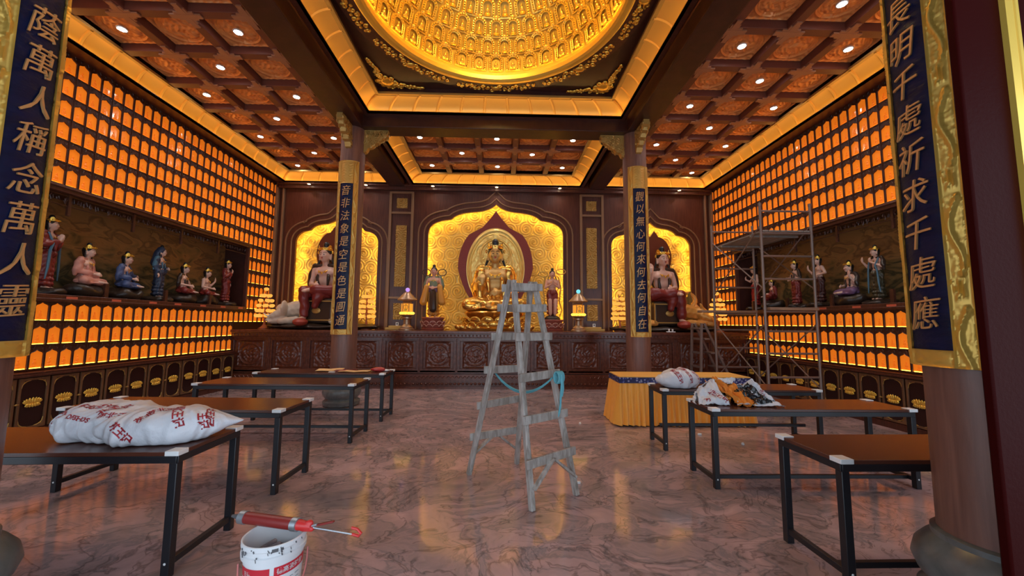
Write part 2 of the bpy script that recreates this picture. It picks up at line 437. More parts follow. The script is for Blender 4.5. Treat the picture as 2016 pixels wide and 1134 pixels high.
struct(t.build('trim_3', TRIMB, bevel=.006), 'brown gilt pilaster mouldings on the back wall', 'moulding')
t = MB().box2((-6.3, 10.90, 5.40), (6.3, 11, 5.56)); t.box2((-6.3, 10.86, 5.50), (6.3, 10.92, 5.56))
struct(t.build('trim_4', WOOD, bevel=.01), 'dark cornice above the niches', 'moulding')

# ---- gold relief work (height fields)
def scroll_field(U, V, cell=.44, lam=.074, seed=3):
    rng = np.random.RandomState(seed)
    cs = []
    nu = int((U.max()-U.min())/cell)+3; nv = int((V.max()-V.min())/(cell*.86))+3
    for j in range(-1, nv):
        for i in range(-1, nu):
            k = (i+j) % 3
            cs.append((U.min()+(i+.5*(j % 2))*cell+rng.uniform(-.07, .07)*cell*2, V.min()+j*cell*.86+rng.uniform(-.07, .07)*cell*2, 1 if k else -1, rng.uniform(0, 6.28)))
    best = np.full(U.shape, 1e9); H = np.zeros(U.shape)
    for cx, cz, sg, ph in cs:
        dx, dz = U-cx, V-cz; d = np.hypot(dx, dz)
        h = .5+.5*np.cos(2*pi*d/lam - sg*np.arctan2(dz, dx) + ph)
        h = h**1.5*np.clip(1.15-d*1.6, .55, 1) + .9*np.exp(-(d/.028)**2)
        m = d < best; H = np.where(m, h, H); best = np.minimum(best, d)
    return H
def relief(u0, u1, v0, v1, fn, step, amp, place):
    nu = max(2, int((u1-u0)/step)); nv = max(2, int((v1-v0)/step))
    U, V = np.meshgrid(np.linspace(u0, u1, nu+1), np.linspace(v0, v1, nv+1))
    P = place(U, V, fn(U, V)*amp); m = MB(); m.grid(P, nu, nv); return m
for nm, u0, u1, v1, sd in (('centre', -2.25, 2.2, 5.32, 3), ('left', -6.1, -3.12, 4.95, 5), ('right', 3.12, 6.1, 4.95, 8)):
    m = relief(u0, u1, ZA-.05, v1, lambda U, V: scroll_field(U, V, seed=sd), .0135, .045, lambda U, V, H: np.stack([U, 11.40-H, V], -1))
    o = m.build('relief_panel', GOLDW, smooth=60, fix=False)
    pos = {'centre': 'behind the large seated gilded statue', 'left': 'in the left niche behind the statue on the white beast', 'right': 'in the right niche behind the statue on the dragon lion'}[nm]
    tag(o, f'gold cloud scroll relief wall {pos}', 'relief')
for A, x0, x1 in ((A_C, 0, 0), (A_L, 0, 0), (A_R, 0, 0)):        # light strips tucked behind the arch edge
    pl = offset(A, .075); pl[0] = (pl[0][0], ZA+.03); pl[-1] = (pl[-1][0], ZA+.03)
    o = MB().tube([(x, 11.13, z) for x, z in pl], .012, 5).build('niche_light_strip', NICHELED)
    nm = 'centre' if A is A_C else ('left' if A is A_L else 'right')
    tag(o, f'yellow light strip behind the edge of the {nm} niche', 'light strip')
for s, sd in ((-1, 'left'), (1, 'right')):
    for z0, z1, n in ((4.88, 5.17, 'small square'), (2.60, 4.37, 'tall'), (1.67, 2.13, 'low')):
        a, b = sorted((s*2.60, s*2.90))
        m = relief(a, b, z0, z1, lambda U, V: scroll_field(U, V, .28, .06, 4), .010, .035, lambda U, V, H: np.stack([U, 10.985-H, V], -1))
        m.box2((a, 10.98, z0), (b, 11.0, z1))
        tag(m.build('relief_panel', GOLDD, smooth=60, fix=False), f'{n} gold cloud panel on the pilaster {sd} of the centre niche', 'relief')

# ---- ceiling slabs, beams
c = MB()
for s in (-1, 1): c.box2((s*7.1, 1.3, 5.93), (s*2.75, 11.6, 6.05))
c.box2((-2.75, 7.75, 5.93), (2.75, 11.6, 6.05)); c.box2((-2.75, 1.3, 5.93), (2.75, 2.1, 6.05))
struct(c.build('ceiling', WOODX, smooth=0), 'dark coffered ceiling', 'ceiling')
b = MB()
for s in (-1, 1): b.box2((s*2.68, 1.3, 5.5), (s*3.12, 11.0, 5.95))
struct(b.build('trim_5', WOODX, bevel=.012), 'two dark longitudinal ceiling beams', 'beam')
b = MB().box2((-2.7, 7.49, 5.5), (2.7, 7.89, 5.95)); b.box2((-2.7, 1.95, 5.5), (2.7, 2.35, 5.95))
struct(b.build('trim_6', WOODX, bevel=.012), 'dark cross beams of the ceiling', 'beam')

def cove(name, b, t, z0, z1, closed, label, rib=.45, lipf=.34):
    """concave gilded cove between a lower loop b and an upper inner loop t, with ribs and a lip that hides its lights"""
    n = len(b); segs = range(n if closed else n-1); NS = 8
    def sec(B, T, i):
        q = i/NS; return Vector((B[0]+(T[0]-B[0])*(1-cos(q*pi/2)), B[1]+(T[1]-B[1])*(1-cos(q*pi/2)), z0+(z1-z0)*sin(q*pi/2)))
    m = MB(); lip = MB(); led = MB(); edge = MB()
    def mix(i, q): return (b[i][0]+(t[i][0]-b[i][0])*q, b[i][1]+(t[i][1]-b[i][1])*q)
    for i in segs:
        j = (i+1) % n
        o = len(m.v)
        for k in range(NS+1): m.v.append(tuple(sec(b[i], t[i], k))); m.v.append(tuple(sec(b[j], t[j], k)))
        for k in range(NS): m.f.append((o+2*k, o+2*k+1, o+2*k+3, o+2*k+2))
        L_ = hypot(b[j][0]-b[i][0], b[j][1]-b[i][1]); nr = max(2, int(L_/rib))
        for r in range(nr+1):
            q = r/nr; B = [b[i][k]+(b[j][k]-b[i][k])*q for k in (0, 1)]; T = [t[i][k]+(t[j][k]-t[i][k])*q for k in (0, 1)]
            m.tube([sec(B, T, k) for k in range(NS+1)], .028, 6)
        for (q0, q1, za, zb, mm) in ((0, lipf, z0-.055, z0-.02, lip), (lipf*.72, lipf, z0-.055, z0-.008, lip), (.92, 1.12, z1-.012, z1+.03, edge)):
            a0, a1 = mix(i, q0), mix(i, q1); c0, c1 = mix(j, q0), mix(j, q1)
            vs = [(p[0], p[1], z) for z in (za, zb) for p in (a0, a1, c1, c0)]
            mm.add(vs, [(0, 1, 2, 3), (4, 7, 6, 5), (0, 4, 5, 1), (1, 5, 6, 2), (2, 6, 7, 3), (3, 7, 4, 0)])
        a0, c0 = mix(i, lipf*.45), mix(j, lipf*.45)
        led.bar((a0[0], a0[1], z0-.012), (c0[0], c0[1], z0-.012), .018, .012)
    o = m.build(name, COVEM, smooth=40); struct(o, label, 'cove')
    lip.build('cove_lip', WOOD, o, smooth=0); edge.build('cove_edge', GOLDD, o, smooth=0); led.build('cove_light_strip', COVELED, o, smooth=0)
cove('trim_7', [(-6.16, 1.5), (-6.16, 10.97), (-3.12, 10.97)], [(-5.86, 1.5), (-5.86, 10.66), (-3.12, 10.66)], 5.61, 5.795, False, 'glowing gilded cove of the left ceiling bay')
cove('trim_8', [(3.12, 10.97), (6.16, 10.97), (6.16, 1.5)], [(3.12, 10.66), (5.86, 10.66), (5.86, 1.5)], 5.61, 5.795, False, 'glowing gilded cove of the right ceiling bay')
cove('trim_9', [(-2.53, 7.89), (-2.53, 10.97), (2.51, 10.97), (2.51, 7.89)], [(-2.17, 7.89), (-2.17, 10.63), (2.15, 10.63), (2.15, 7.89)], 5.60, 5.785, False, 'glowing gilded cove of the ceiling bay over the altar')
DY = 4.95
cove('trim_10', [(-2.63, 2.41), (-2.63, 7.49), (2.63, 7.49), (2.63, 2.41)], [(-2.31, 2.72), (-2.31, 7.18), (2.31, 7.18), (2.31, 2.72)], 5.785, 6.0, True, 'glowing gilded cove square round the dome', .46)
# side fascias that close the coves against wall and beam
f = MB()
for s in (-1, 1): f.box2((s*6.16, 1.45, 5.56), (s*6.42, 11.0, 5.95))
f.box2((-6.4, 10.97, 5.54), (6.4, 11.05, 5.95)); 
struct(f.build('trim_11', WOOD, smooth=0), 'dark boards closing the ceiling coves', 'moulding')

# ---- coffer grids with cross brackets
CP = .844; SX = [3.825, 4.669, 5.513]; SY = [10.458-.826*n for n in range(11)]
CXS = [-1.79, -.895, 0, .895, 1.79]; CYS = [10.28, 9.48, 8.68]
def grid_bay(name, xs, ys, px_, py_, x0, x1, y0, y1, label, rev=False):
    g = MB(); k = MB(); W_ = .135
    lx = [x-px_/2 for x in xs]+[xs[-1]+px_/2]; ly = [y-py_/2 for y in sorted(ys)]+[max(ys)+py_/2]
    for x in lx:
        if x0-.02 < x < x1+.02: g.box2((x-W_/2, y0, 5.79), (x+W_/2, y1, 5.93))
    for y in ly:
        if y < y1+.02: g.box2((x0, y-W_/2, 5.795), (x1, y+W_/2, 5.93))
    for x in lx:
        for y in ly:
            if not (x0+.03 < x < x1-.03 and y0 < y < y1-.03): continue
            for q_, (a, b_) in enumerate(((.42, .075), (.075, .42), (.26, .135), (.135, .26))): k.box((x, y, 5.778+.0025*q_), (a, b_, .022))
    o = g.build(name, COFGRID, smooth=0, bevel=.008); struct(o, label, 'ceiling grid')
    k.build('cross_bracket', CROSS, o, smooth=0)
grid_bay('trim_12', [-x for x in SX[::-1]], SY, CP, .826, -5.87, -3.12, 1.5, 10.66, 'dark wood grid of the left ceiling bay')
grid_bay('trim_13', SX, SY, CP, .826, 3.12, 5.87, 1.5, 10.66, 'dark wood grid of the right ceiling bay')
grid_bay('trim_14', CXS, CYS, .895, .80, -2.17, 2.15, 7.9, 10.63, 'dark wood grid of the ceiling bay over the altar')

def medallion(U, V):
    r = np.hypot(U, V*1.06); th = np.arctan2(V, U)
    h = .9*np.exp(-((r-.80)/.045)**2) + .5*np.exp(-((r-.70)/.02)**2)
    fl = .5+.5*np.sin(9*U+2.6*np.sin(6*V+1))*np.sin(9*V+2.6*np.sin(7*U+2)); fl2 = np.abs(np.sin(14*U+3*V*U+2*np.sin(9*V))*np.sin(13*V+2*np.sin(10*U)))
    h += np.where(r < .66, .75*fl+.45*fl2, 0)*np.clip((.68-r)*8, 0, 1)
    out = .35*(.5+.5*np.cos(22*np.hypot(np.abs(U)-1, np.abs(V)-1)+1.5*np.sin(4*th)))
    h += np.where(r > .86, out, 0); e = np.maximum(np.abs(U), np.abs(V)); h = h*np.clip((.93-e)/.05, 0, 1)+.6*np.exp(-((e-.90)/.025)**2)
    return h
def coffer_mesh(w_, d_):
    n = 62; m = MB(); U, V = np.meshgrid(np.linspace(-1, 1, n+1), np.linspace(-1, 1, n+1))
    m.grid(np.stack([U*w_/2, V*d_/2, -medallion(U, V)*.034], -1), n, n)
    return m.mesh('coffer_panel', COFFER, 60, False)
CM1 = coffer_mesh(CP-.12, .70); CM2 = coffer_mesh(.77, .67)
LR = MB().lathe([(.070, 0), (.070, -.012), (.056, -.016), (.056, -.002)], 20).mesh('ring', WHITEP)
LL = MB().lathe([(0, -.006), (.055, -.006), (.055, -.010), (0, -.012)], 20).mesh('lens', LENS)
LRW = MB().lathe([(.062, 0), (.062, -.012), (.044, -.016), (.044, -.002)], 20).mesh('ring', GOLDD)
LLW = MB().lathe([(0, -.006), (.043, -.006), (.043, -.010), (0, -.012)], 20).mesh('lens', LENSW)
def downlight(x, y, z, label, spot=True, group=None):
    t = thing('downlight', label, 'ceiling light', (x, y, z), 0, group)
    put('trim_ring', LR if spot else LRW, t); put('lens', LL if spot else LLW, t)
    if spot: light('SPOT', 'light_beam', (0, 0, -.03), SPOT_W, (1, .93, .88), t, spot_size=radians(125), spot_blend=.9, shadow_soft_size=.045)
    else: light('SPOT', 'light_beam', (0, 0, -.03), 5, (1, .82, .55), t, spot_size=radians(110), spot_blend=.9, shadow_soft_size=.045)
ROW = lambda i: ORD[i]+' row from the altar'
for s, sd in ((-1, 'left'), (1, 'right')):
    for j, y in enumerate(SY[:10]):
        for i, x in enumerate(SX):
            pos = ('nearest the dome beam', 'in the middle', 'nearest the lantern wall')[i]
            o = put('coffer_panel', CM1, None, 0, (s*x, y, 5.925))
            tag(o, f'carved medallion ceiling panel {pos}, {ROW(j)}, {sd} bay', 'ceiling panel', f'carved coffer panels of the {sd} bay')
            lit = ((i+j) % 2 == 0)
            if lit and j < 9: downlight(s*x, y, 5.892, f'bright round downlight {pos}, {ROW(j)}, {sd} bay', True, f'downlights of the {sd} bay')
for j, y in enumerate(CYS):
    for i, x in enumerate(CXS):
        pos = ('far left', 'second from the left', 'in the middle', 'second from the right', 'far right')[i]
        o = put('coffer_panel', CM2, None, 0, (x, y, 5.925))
        tag(o, f'carved gold ceiling panel {pos}, {ROW(j)}, centre bay', 'ceiling panel', 'carved coffer panels over the altar')
        if (i+j) % 2 == 0: downlight(x, y, 5.892, f'bright round downlight {pos}, {ROW(j)}, centre bay', True, 'downlights over the altar')
for x, n in ((-5.35, 'left of the left niche'), (-3.75, 'right of the left niche'), (-1.85, 'left part of the centre niche'), (-.02, 'middle of the centre niche'), (1.8, 'right part of the centre niche'), (3.75, 'left of the right niche'), (5.3, 'right of the right niche')):
    downlight(x, 10.80, 5.495, f'small warm downlight under the cornice above the {n}', False, 'small downlights under the cornice')

# ---- dome
ZR, RR = 6.12, 1.90
m = MB(); NC = 64
circ = [(RR*cos(2*pi*k/NC), DY+RR*sin(2*pi*k/NC)) for k in range(NC)]
m.poly([[(-2.4, 2.6), (2.4, 2.6), (2.4, 7.3), (-2.4, 7.3)], circ[::-1]], lambda u, v, t: (u, v, t), ZR, ZR+.05)
for a, b_ in (((-2.33, 2.68, 5.99), (-2.28, 7.22, ZR)), ((2.28, 2.68, 5.99), (2.33, 7.22, ZR)), ((-2.3, 7.17, 5.99), (2.3, 7.22, ZR)), ((-2.3, 2.68, 5.99), (2.3, 2.73, ZR))): m.box2(a, b_)
m.box2((-2.9, 2.35, 6.02), (-2.3, 7.55, 6.2)); m.box2((2.3, 2.35, 6.02), (2.9, 7.55, 6.2)); m.box2((-2.7, 7.2, 6.02), (2.7, 7.8, 6.2)); m.box2((-2.7, 2.1, 6.02), (2.7, 2.7, 6.2))
struct(m.build('trim_15', WOODX, smooth=0), 'dark square ceiling frame round the dome', 'ceiling')
HD = 1.75
def dome_pt(th, s):                              # s = arc parameter 0 (rim) .. 1 (crown)
    a = s*pi/2; r = RR*cos(a); return Vector((r*cos(th), DY+r*sin(th), ZR+.10+HD*sin(a)))
m = MB().lathe([(RR, ZR), (RR, ZR+.10)]+[(RR*cos(a*pi/48), ZR+.10+HD*sin(a*pi/48)) for a in range(1, 25)], 64, (0, DY, 0), cap=False)
dome = m.build('ceiling_dome', GOLDN, smooth=60); struct(dome, 'gold dome lined with rows of little niches', 'dome')
m = MB().lathe([(RR-.02, ZR-.01), (RR+.07, ZR-.01), (RR+.07, ZR-.04), (RR+.03, ZR-.055), (RR-.03, ZR-.05), (RR-.06, ZR-.02), (RR-.06, ZR+.055), (RR-.045, ZR+.055)], 96, (0, DY, 0), cap=False)
m.build('rim', GOLDB, dome)
MB().tube([((RR-.022)*cos(2*pi*k/64), DY+(RR-.022)*sin(2*pi*k/64), ZR+.02) for k in range(64)], .012, 5, closed=True).build('rim_light_strip', DOMELED, dome)
m = MB().lathe([(RR+.08, ZR-.004), (RR+.34, ZR-.004), (RR+.34, ZR-.02), (RR+.08, ZR-.02)], 96, (0, DY, 0), cap=False)
ring = m.build('trim_16', WOOD, smooth=0); struct(ring, 'brown ring round the dome', 'moulding')
# carved ornaments on the ring and in the corners of the frame
def scroll(mb, c, r0, turns, sg, r=.014, a0=0.0, n=22):
    pts = []; rs = []
    for i in range(n+1):
        q = i/n; a = a0+sg*2*pi*turns*q; rr = r0*(1-q*.85); pts.append((c[0]+rr*cos(a), c[1]+rr*sin(a), c[2])); rs.append(r*(1-.35*q))
    mb.tube(pts, rs, 6)
def at(th, rr, z): return (rr*cos(th), DY+rr*sin(th), z)
for k in range(8):
    th = pi/2+k*pi/4; m = MB(); rnd = random.Random(k)
    for i in range(-9, 10):
        a = th+i*.019*2; rr = RR+.21+.06*sin(i*1.7)
        scroll(m, at(a, rr, ZR-.028), .052-.0018*abs(i), 1.2, 1 if i % 2 else -1, .016, rnd.uniform(0, 6))
        m.ell(at(a, RR+.21-.05*sin(i*1.7), ZR-.026), (.026, .026, .016), 8, 5)
    m.ell(at(th, RR+.21, ZR-.03), (.09, .06, .03), 12, 6)
    where = ['over the altar', 'to the back left', 'on the left', 'to the front left', 'over the entrance', 'to the front right', 'on the right', 'to the back right'][k]
    tag(m.build('carved_ornament', GOLD), f'gold scrollwork ornament on the brown dome ring, {where}', 'ornament', 'scrollwork ornaments round the dome')
for sx_, sy_, n in ((-1, 1, 'back left'), (1, 1, 'back right'), (-1, -1, 'front left'), (1, -1, 'front right')):
    m = MB(); cx, cy = sx_*2.25, DY+sy_*2.21; rnd = random.Random(5)
    L = .80
    for i in range(26):
        q = i/25; u = L*q; wd = .30*(1-q)**1.2
        for (a, b_) in ((u, wd*rnd.uniform(.15, .95)), (wd*rnd.uniform(.15, .95), u)):
            scroll(m, (cx-sx_*(a+.04), cy-sy_*(b_+.04), ZR-.02), .055*(1-.5*q), 1.3, 1 if i % 2 else -1, .016, rnd.uniform(0, 6), 16)
    m.ell((cx-sx_*.2, cy-sy_*.2, ZR-.015), (.13, .13, .045), 14, 8)
    for a in range(8): m.ell((cx-sx_*.2+.14*cos(a*pi/4), cy-sy_*.2+.14*sin(a*pi/4), ZR-.015), (.05, .05, .03), 8, 6)
    tag(m.build('carved_ornament', GOLD), f'gold scrollwork triangle in the {n} corner of the dome frame', 'ornament', 'corner ornaments of the dome frame')

# little niches of the dome: an arched surround with a tiny seated figure
def niche_frame():
    m = MB(); hw = .085
    arch_ = [(-hw, -.12)]+[(-hw*cos(pi*k/10), .02+.075*sin(pi*k/10)) for k in range(11)]+[(hw, -.12)]
    m.tube([(x, -.03, z) for x, z in arch_], .012, 5)
    arch2 = [(-hw-.045, -.15)]+[(-(hw+.045)*cos(pi*k/10), .03+.10*sin(pi*k/10)) for k in range(11)]+[(hw+.045, -.15)]
    m.tube([(x, -.02, z) for x, z in arch2], .014, 5)
    for s in (-1, 1):
        for k in range(6): m.ell((s*(hw+.024), -.03, -.13+.036*k), (.018, .016, .016), 6, 4)
    for k in range(7):
        a = pi*(k+.5)/7; m.ell(((hw+.025)*cos(a), -.03, .03+.09*sin(a)), (.02, .018, .018), 6, 4)
    m.ell((0, -.02, .155), (.05, .02, .03), 8, 5); m.box((0, -.015, -.155), (.27, .03, .02))
    return m.mesh('surround', GOLDB)
def niche_figure():
    m = MB(); m.ell((0, -.035, -.10), (.055, .035, .022), 10, 6); m.ell((0, -.03, -.055), (.034, .024, .045), 10, 6); m.ell((0, -.032, .005), (.018, .018, .022), 8, 6)
    m.lathe([(.045, -.135), (.055, -.125), (.045, -.112)], 10, (0, -.03, 0)); m.ell((0, -.02, .028), (.009, .009, .012), 6, 4)
    return m.mesh('figure', GOLDB)
NF, NG = niche_frame(), niche_figure()
rows = []
s = .055; k = 0; NB = 36
while s < .80:
    r = RR*cos(s*pi/2); n = max(8, int(round(2*pi*r/.318)))
    rows.append((s, n, k)); k += 1
    s += .305/(0.5*(RR+HD)*pi/2)
seen = []; rest = MB()
for s, n, k in rows:
    for i in range(n):
        th = pi/2+2*pi*(i+.5*(k % 2))/n
        p = dome_pt(th, s+.03); r = RR*cos((s+.03)*pi/2)
        q = px(p); a = (s+.03)*pi/2
        tang = Vector((-sin(th), cos(th), 0)); upv = Vector((-sin(a)*RR*cos(th), -sin(a)*RR*sin(th), HD*cos(a))).normalized(); out = tang.cross(upv)
        if out.dot(Vector((cos(th), sin(th), 0))) < 0: tang = -tang; out = -out
        M = Matrix((tang, out, upv)).transposed().to_4x4(); M.translation = p
        sc = min(1, 2*pi*r/n/.318)
        if q and -20 < q[0] < 2036 and q[1] > -16 and q[1] < 1134 and p.y > DY+.1: seen.append((k, i, M))
        else:
            for src in (NF, NG): rest.add([M @ v.co for v in src.vertices], [tuple(f.vertices) for f in src.polygons])
ROWN = ['lowest row', 'second row', 'third row', 'fourth row', 'fifth row', 'sixth row', 'seventh row', 'eighth row', 'ninth row', 'tenth row']
for k, i, M in seen:
    t = thing('dome_niche', f'small gold arched niche with a seated figure in the {ROWN[k]} of the dome', 'niche', (0, 0, 0), 0, f'gold niches in the {ROWN[k]} of the dome')
    t.matrix_world = M; put('surround', NF, t); put('figure', NG, t)
if rest.v: tag(rest.build('dome_niche_rows', GOLDB, fix=False), 'gold niches higher up and on the near side of the dome', 'niche', None, 'stuff')
t = thing('dome_fill_lamp', 'unseen warm lamp added at the crown to brighten the gold dome', 'light', (0, DY, 7.93))  # unseen fixture added to carry the fill light that brightens the dome
MB().lathe([(.02, .02), (.02, -.14), (.16, -.16), (.17, -.20), (.14, -.21), (0, -.19)], 24).build('housing', GOLDB, t); MB().lathe([(0, -.22), (.13, -.22), (.10, -.26), (0, -.28)], 24).build('lens', LENSW, t)
light('POINT', 'dome_fill_light', (0, 0, -.42), 85, (1, .74, .24), t, shadow_soft_size=.12)

# ================================================================== LANTERN WALLS
CW, CHT, Y00, Z00 = .183, .3345, 5.562, .885
def cell_meshes():
    m = MB(); w, h = .1815/2, .331
    hole = [(-.081, .022), (.081, .022), (.081, .225), (.069, .243), (.046, .252), (.026, .262), (0, .285), (-.026, .262), (-.046, .252), (-.069, .243), (-.081, .225)]
    m.poly([[(-w, 0), (w, 0), (w, h), (-w, h)], hole[::-1]], lambda u, v, t: (u, t, v), .0, .018)
    m.tube([(x, -.001, z) for x, z in hole], .0045, 4, closed=True)
    for k in range(5): m.ell((-.066+.033*k, -.003, .010), (.014, .006, .007), 6, 4)
    for s in (-1, 1):
        m.tube([(s*(.062-.03*q), -.002, .306-.022*sin(q*5)) for q in [i/6 for i in range(7)]], .005, 4)
        m.box((s*w*.985, -.003, h/2), (.006, .012, h))
    f = m.mesh('frame', WOODC2, 40)
    a = MB().box((0, .028, .155), (.172, .008, .28)); a = a.mesh('amber_panel', AMBER, 0)
    l = MB().box((0, .022, .0265), (.150, .008, .009)).mesh('light_strip', LED, 0)
    g = MB()
    g.ell((0, .026, .055), (.042, .012, .022), 10, 6); g.ell((0, .026, .098), (.027, .010, .034), 10, 6); g.ell((0, .026, .147), (.015, .010, .018), 8, 6)
    g = g.mesh('seated_figure', AMBERF, 40)
    return f, a, l, g
WOODC2 = mat('lantern frame wood', (.052, .014, .008), .4, var=((.09, .028, .014), 12, (1, 1, 1)))
LF, LA, LD, LG = cell_meshes()
cells = []
for s in (-1, 1):
    for r in range(14):
        z = Z00+CHT*r
        for k in range(-10, 30):
            y = Y00+CW*(k+.5)
            if r < 2 and k >= 22: continue
            if MZ0-.05 < z+.1 < MZ1-.05 and MU0 < y < MU1: continue
            q = px((s*6.35, y, z+.15)); q2 = px((s*6.35, y+.085, z+.15)); q1 = px((s*6.35, y-.085, z+.15))
            vis = q is not None and 0 < q[1] < 1134
            if vis:                                   # hidden behind the near boards?
                lim = 128.4-(.1218*q[1]) + 4 if s < 0 else 1733.5+.0886*q[1]-4
                vis = q2[0] > lim if s < 0 else q2[0] < lim
            size = abs(q2[0]-q1[0]) if q else 0
            cells.append((vis, size, s, r, k, y, z))
cells.sort(key=lambda c: (not c[0], -c[1]))
near, far = cells[:300], cells[300:]
def cell_xf(s, y, z): return Matrix.Translation((s*6.352, y, z)) @ Matrix.Rotation(-s*pi/2, 4, 'Z')
cnt = {}
for vis, size, s, r, k, y, z in near:
    sd = 'left' if s < 0 else 'right'
    if r < 3: row = ['lowest row', 'second row from the bottom', 'row just below the mural case'][r]
    elif r > 7: row = ['row just above the mural case', 'second row above the mural case', 'third row above the mural case', 'third row from the top', 'second row from the top', 'topmost row'][r-8]
    else: row = 'rows beside the mural case'
    t = thing('lantern', f'arched amber lantern in the {row}, {sd} wall', 'lantern', (0, 0, 0), 0, f'lanterns of the {row} on the {sd} wall')
    t.location = (s*6.352, y, z); t.rotation_euler = (0, 0, -s*pi/2)
    put('frame', LF, t); put('amber_panel', LA, t); put('light_strip', LD, t); put('seated_figure', LG, t)
B = [MB() for _ in range(4)]
for vis, size, s, r, k, y, z in far:
    M = cell_xf(s, y, z)
    for b_, src in zip(B, (LF, LA, LD, LG)): b_.add([M @ v.co for v in src.vertices], [tuple(f.vertices) for f in src.polygons])
me = B[0].mesh('lantern_rows', WOODC2, 40, False)
allb = MB(); mi = []
for i, b_ in enumerate(B): allb.add(b_.v, b_.f); mi += [i]*len(b_.f)
me = allb.mesh('lantern_rows', WOODC2, 40, False)
for m_ in (AMBER, LED, AMBERF): me.materials.append(m_)
me.polygons.foreach_set('material_index', mi)
tag(put('lantern_rows', me), 'amber glowing lanterns in the far part of both walls, small towards the altar', 'lantern', None, 'stuff')

# ---- cabinets under the lanterns: pairs of doors with lotus plaques
def cabinet_meshes():
    W_ = .756; m = MB()
    m.box2((-W_/2+.002, .02, .0), (W_/2-.002, .34, .80)); m.box2((-W_/2+.002, -.005, 0), (W_/2-.002, .03, .10))
    body = m.mesh('body', WOOD, 0)
    d = MB(); w = .174; z0, z1 = .115, .795
    d.poly([[(-w, z0), (w, z0), (w, z1), (-w, z1)], [(-w+.03, z0+.09), (-w+.03, z1-.09), (-w+.05, z1-.045), (-w+.085, z1-.03), (w-.085, z1-.03), (w-.05, z1-.045), (w-.03, z1-.09), (w-.03, z0+.09), (w-.05, z0+.045), (w-.085, z0+.03), (-w+.085, z0+.03), (-w+.05, z0+.045)]], lambda u, v, t: (u, t, v), -.014, .012)
    door = d.mesh('door', CABF, 0)
    p = MB().box2((-w+.01, .003, z0+.01), (w-.01, .012, z1-.01)).mesh('door_panel', DARKP, 0)
    cs = []
    for sx in (-1, 1):
        for z, sz in ((z1-.03, -1), (z0+.03, 1)):
            x = sx*(w-.03); c = MB()
            c.tube([(x, -.006, z+sz*.10), (x-sx*.012, -.008, z+sz*.05), (x-sx*.03, -.008, z+sz*.03), (x-sx*.055, -.008, z+sz*.012), (x-sx*.10, -.006, z)], .006, 5)
            c.ell((x-sx*.018, -.006, z+sz*.018), (.016, .005, .016), 8, 5); cs.append(c.mesh('corner_filigree', GOLDD, 40))
    c = cs
    l = MB()
    for k in range(9):
        a = -pi*.5+pi*k/8; l.ell((.068*sin(a)*1.15, -.012+.004*abs(sin(a)), .462+.030*cos(a)), (.017, .010, .040), 8, 6, Matrix.Rotation(a*.7, 3, 'Y'))
    for k in range(7):
        a = -1.2+.4*k; l.ell((.075*sin(a), -.014, .437-.014*cos(a)), (.016, .010, .026), 8, 6, Matrix.Rotation(pi-a*.6, 3, 'Y'))
    l.ell((0, -.004, .452), (.068, .007, .036), 16, 6)
    l = l.mesh('lotus_plaque', GOLDB, 50)
    k = MB().box((0, -.018, .46), (.055, .010, .010)).ell((0, -.02, .46), (.014, .008, .014), 8, 5).mesh('latch', GOLDD, 40)
    return body, door, p, c, l, k
CABF = mat('cabinet door frame', (.135, .062, .028), .4, var=((.19, .09, .04), 6, (4, 4, .6)))
DARKP = mat('dark door panel', (.028, .007, .006), .3)
CB = cabinet_meshes()
for s, sd in ((-1, 'left'), (1, 'right')):
    for i, k in enumerate(range(5, -3, -1)):
        yc = 5.005+.756*(k+.5)
        t = thing('cabinet', f'low two door cabinet with lotus plaques, {ORD[i]} from the altar, {sd} wall', 'cabinet', (s*6.25, yc, 0), -s*pi/2, f'low cabinets along the {sd} wall')
        put('body', CB[0], t)
        for dx in (-.189, .189):
            d = put('door', CB[1], t, .003, (dx, 0, 0)); put('door_panel', CB[2], d); [put('corner_filigree', q_, d) for q_ in CB[3]]; put('lotus_plaque', CB[4], d)
        put('latch', CB[5], t)
    m = MB().box2((s*6.20, 2.7, .81), (s*6.60, 9.56, .845)); m.box2((s*6.22, 2.7, .845), (s*6.4, 9.56, .872))
    tag(m.build('ledge', WOOD, smooth=0, bevel=.008), f'dark wood ledge running over the cabinets on the {sd} wall', 'ledge')

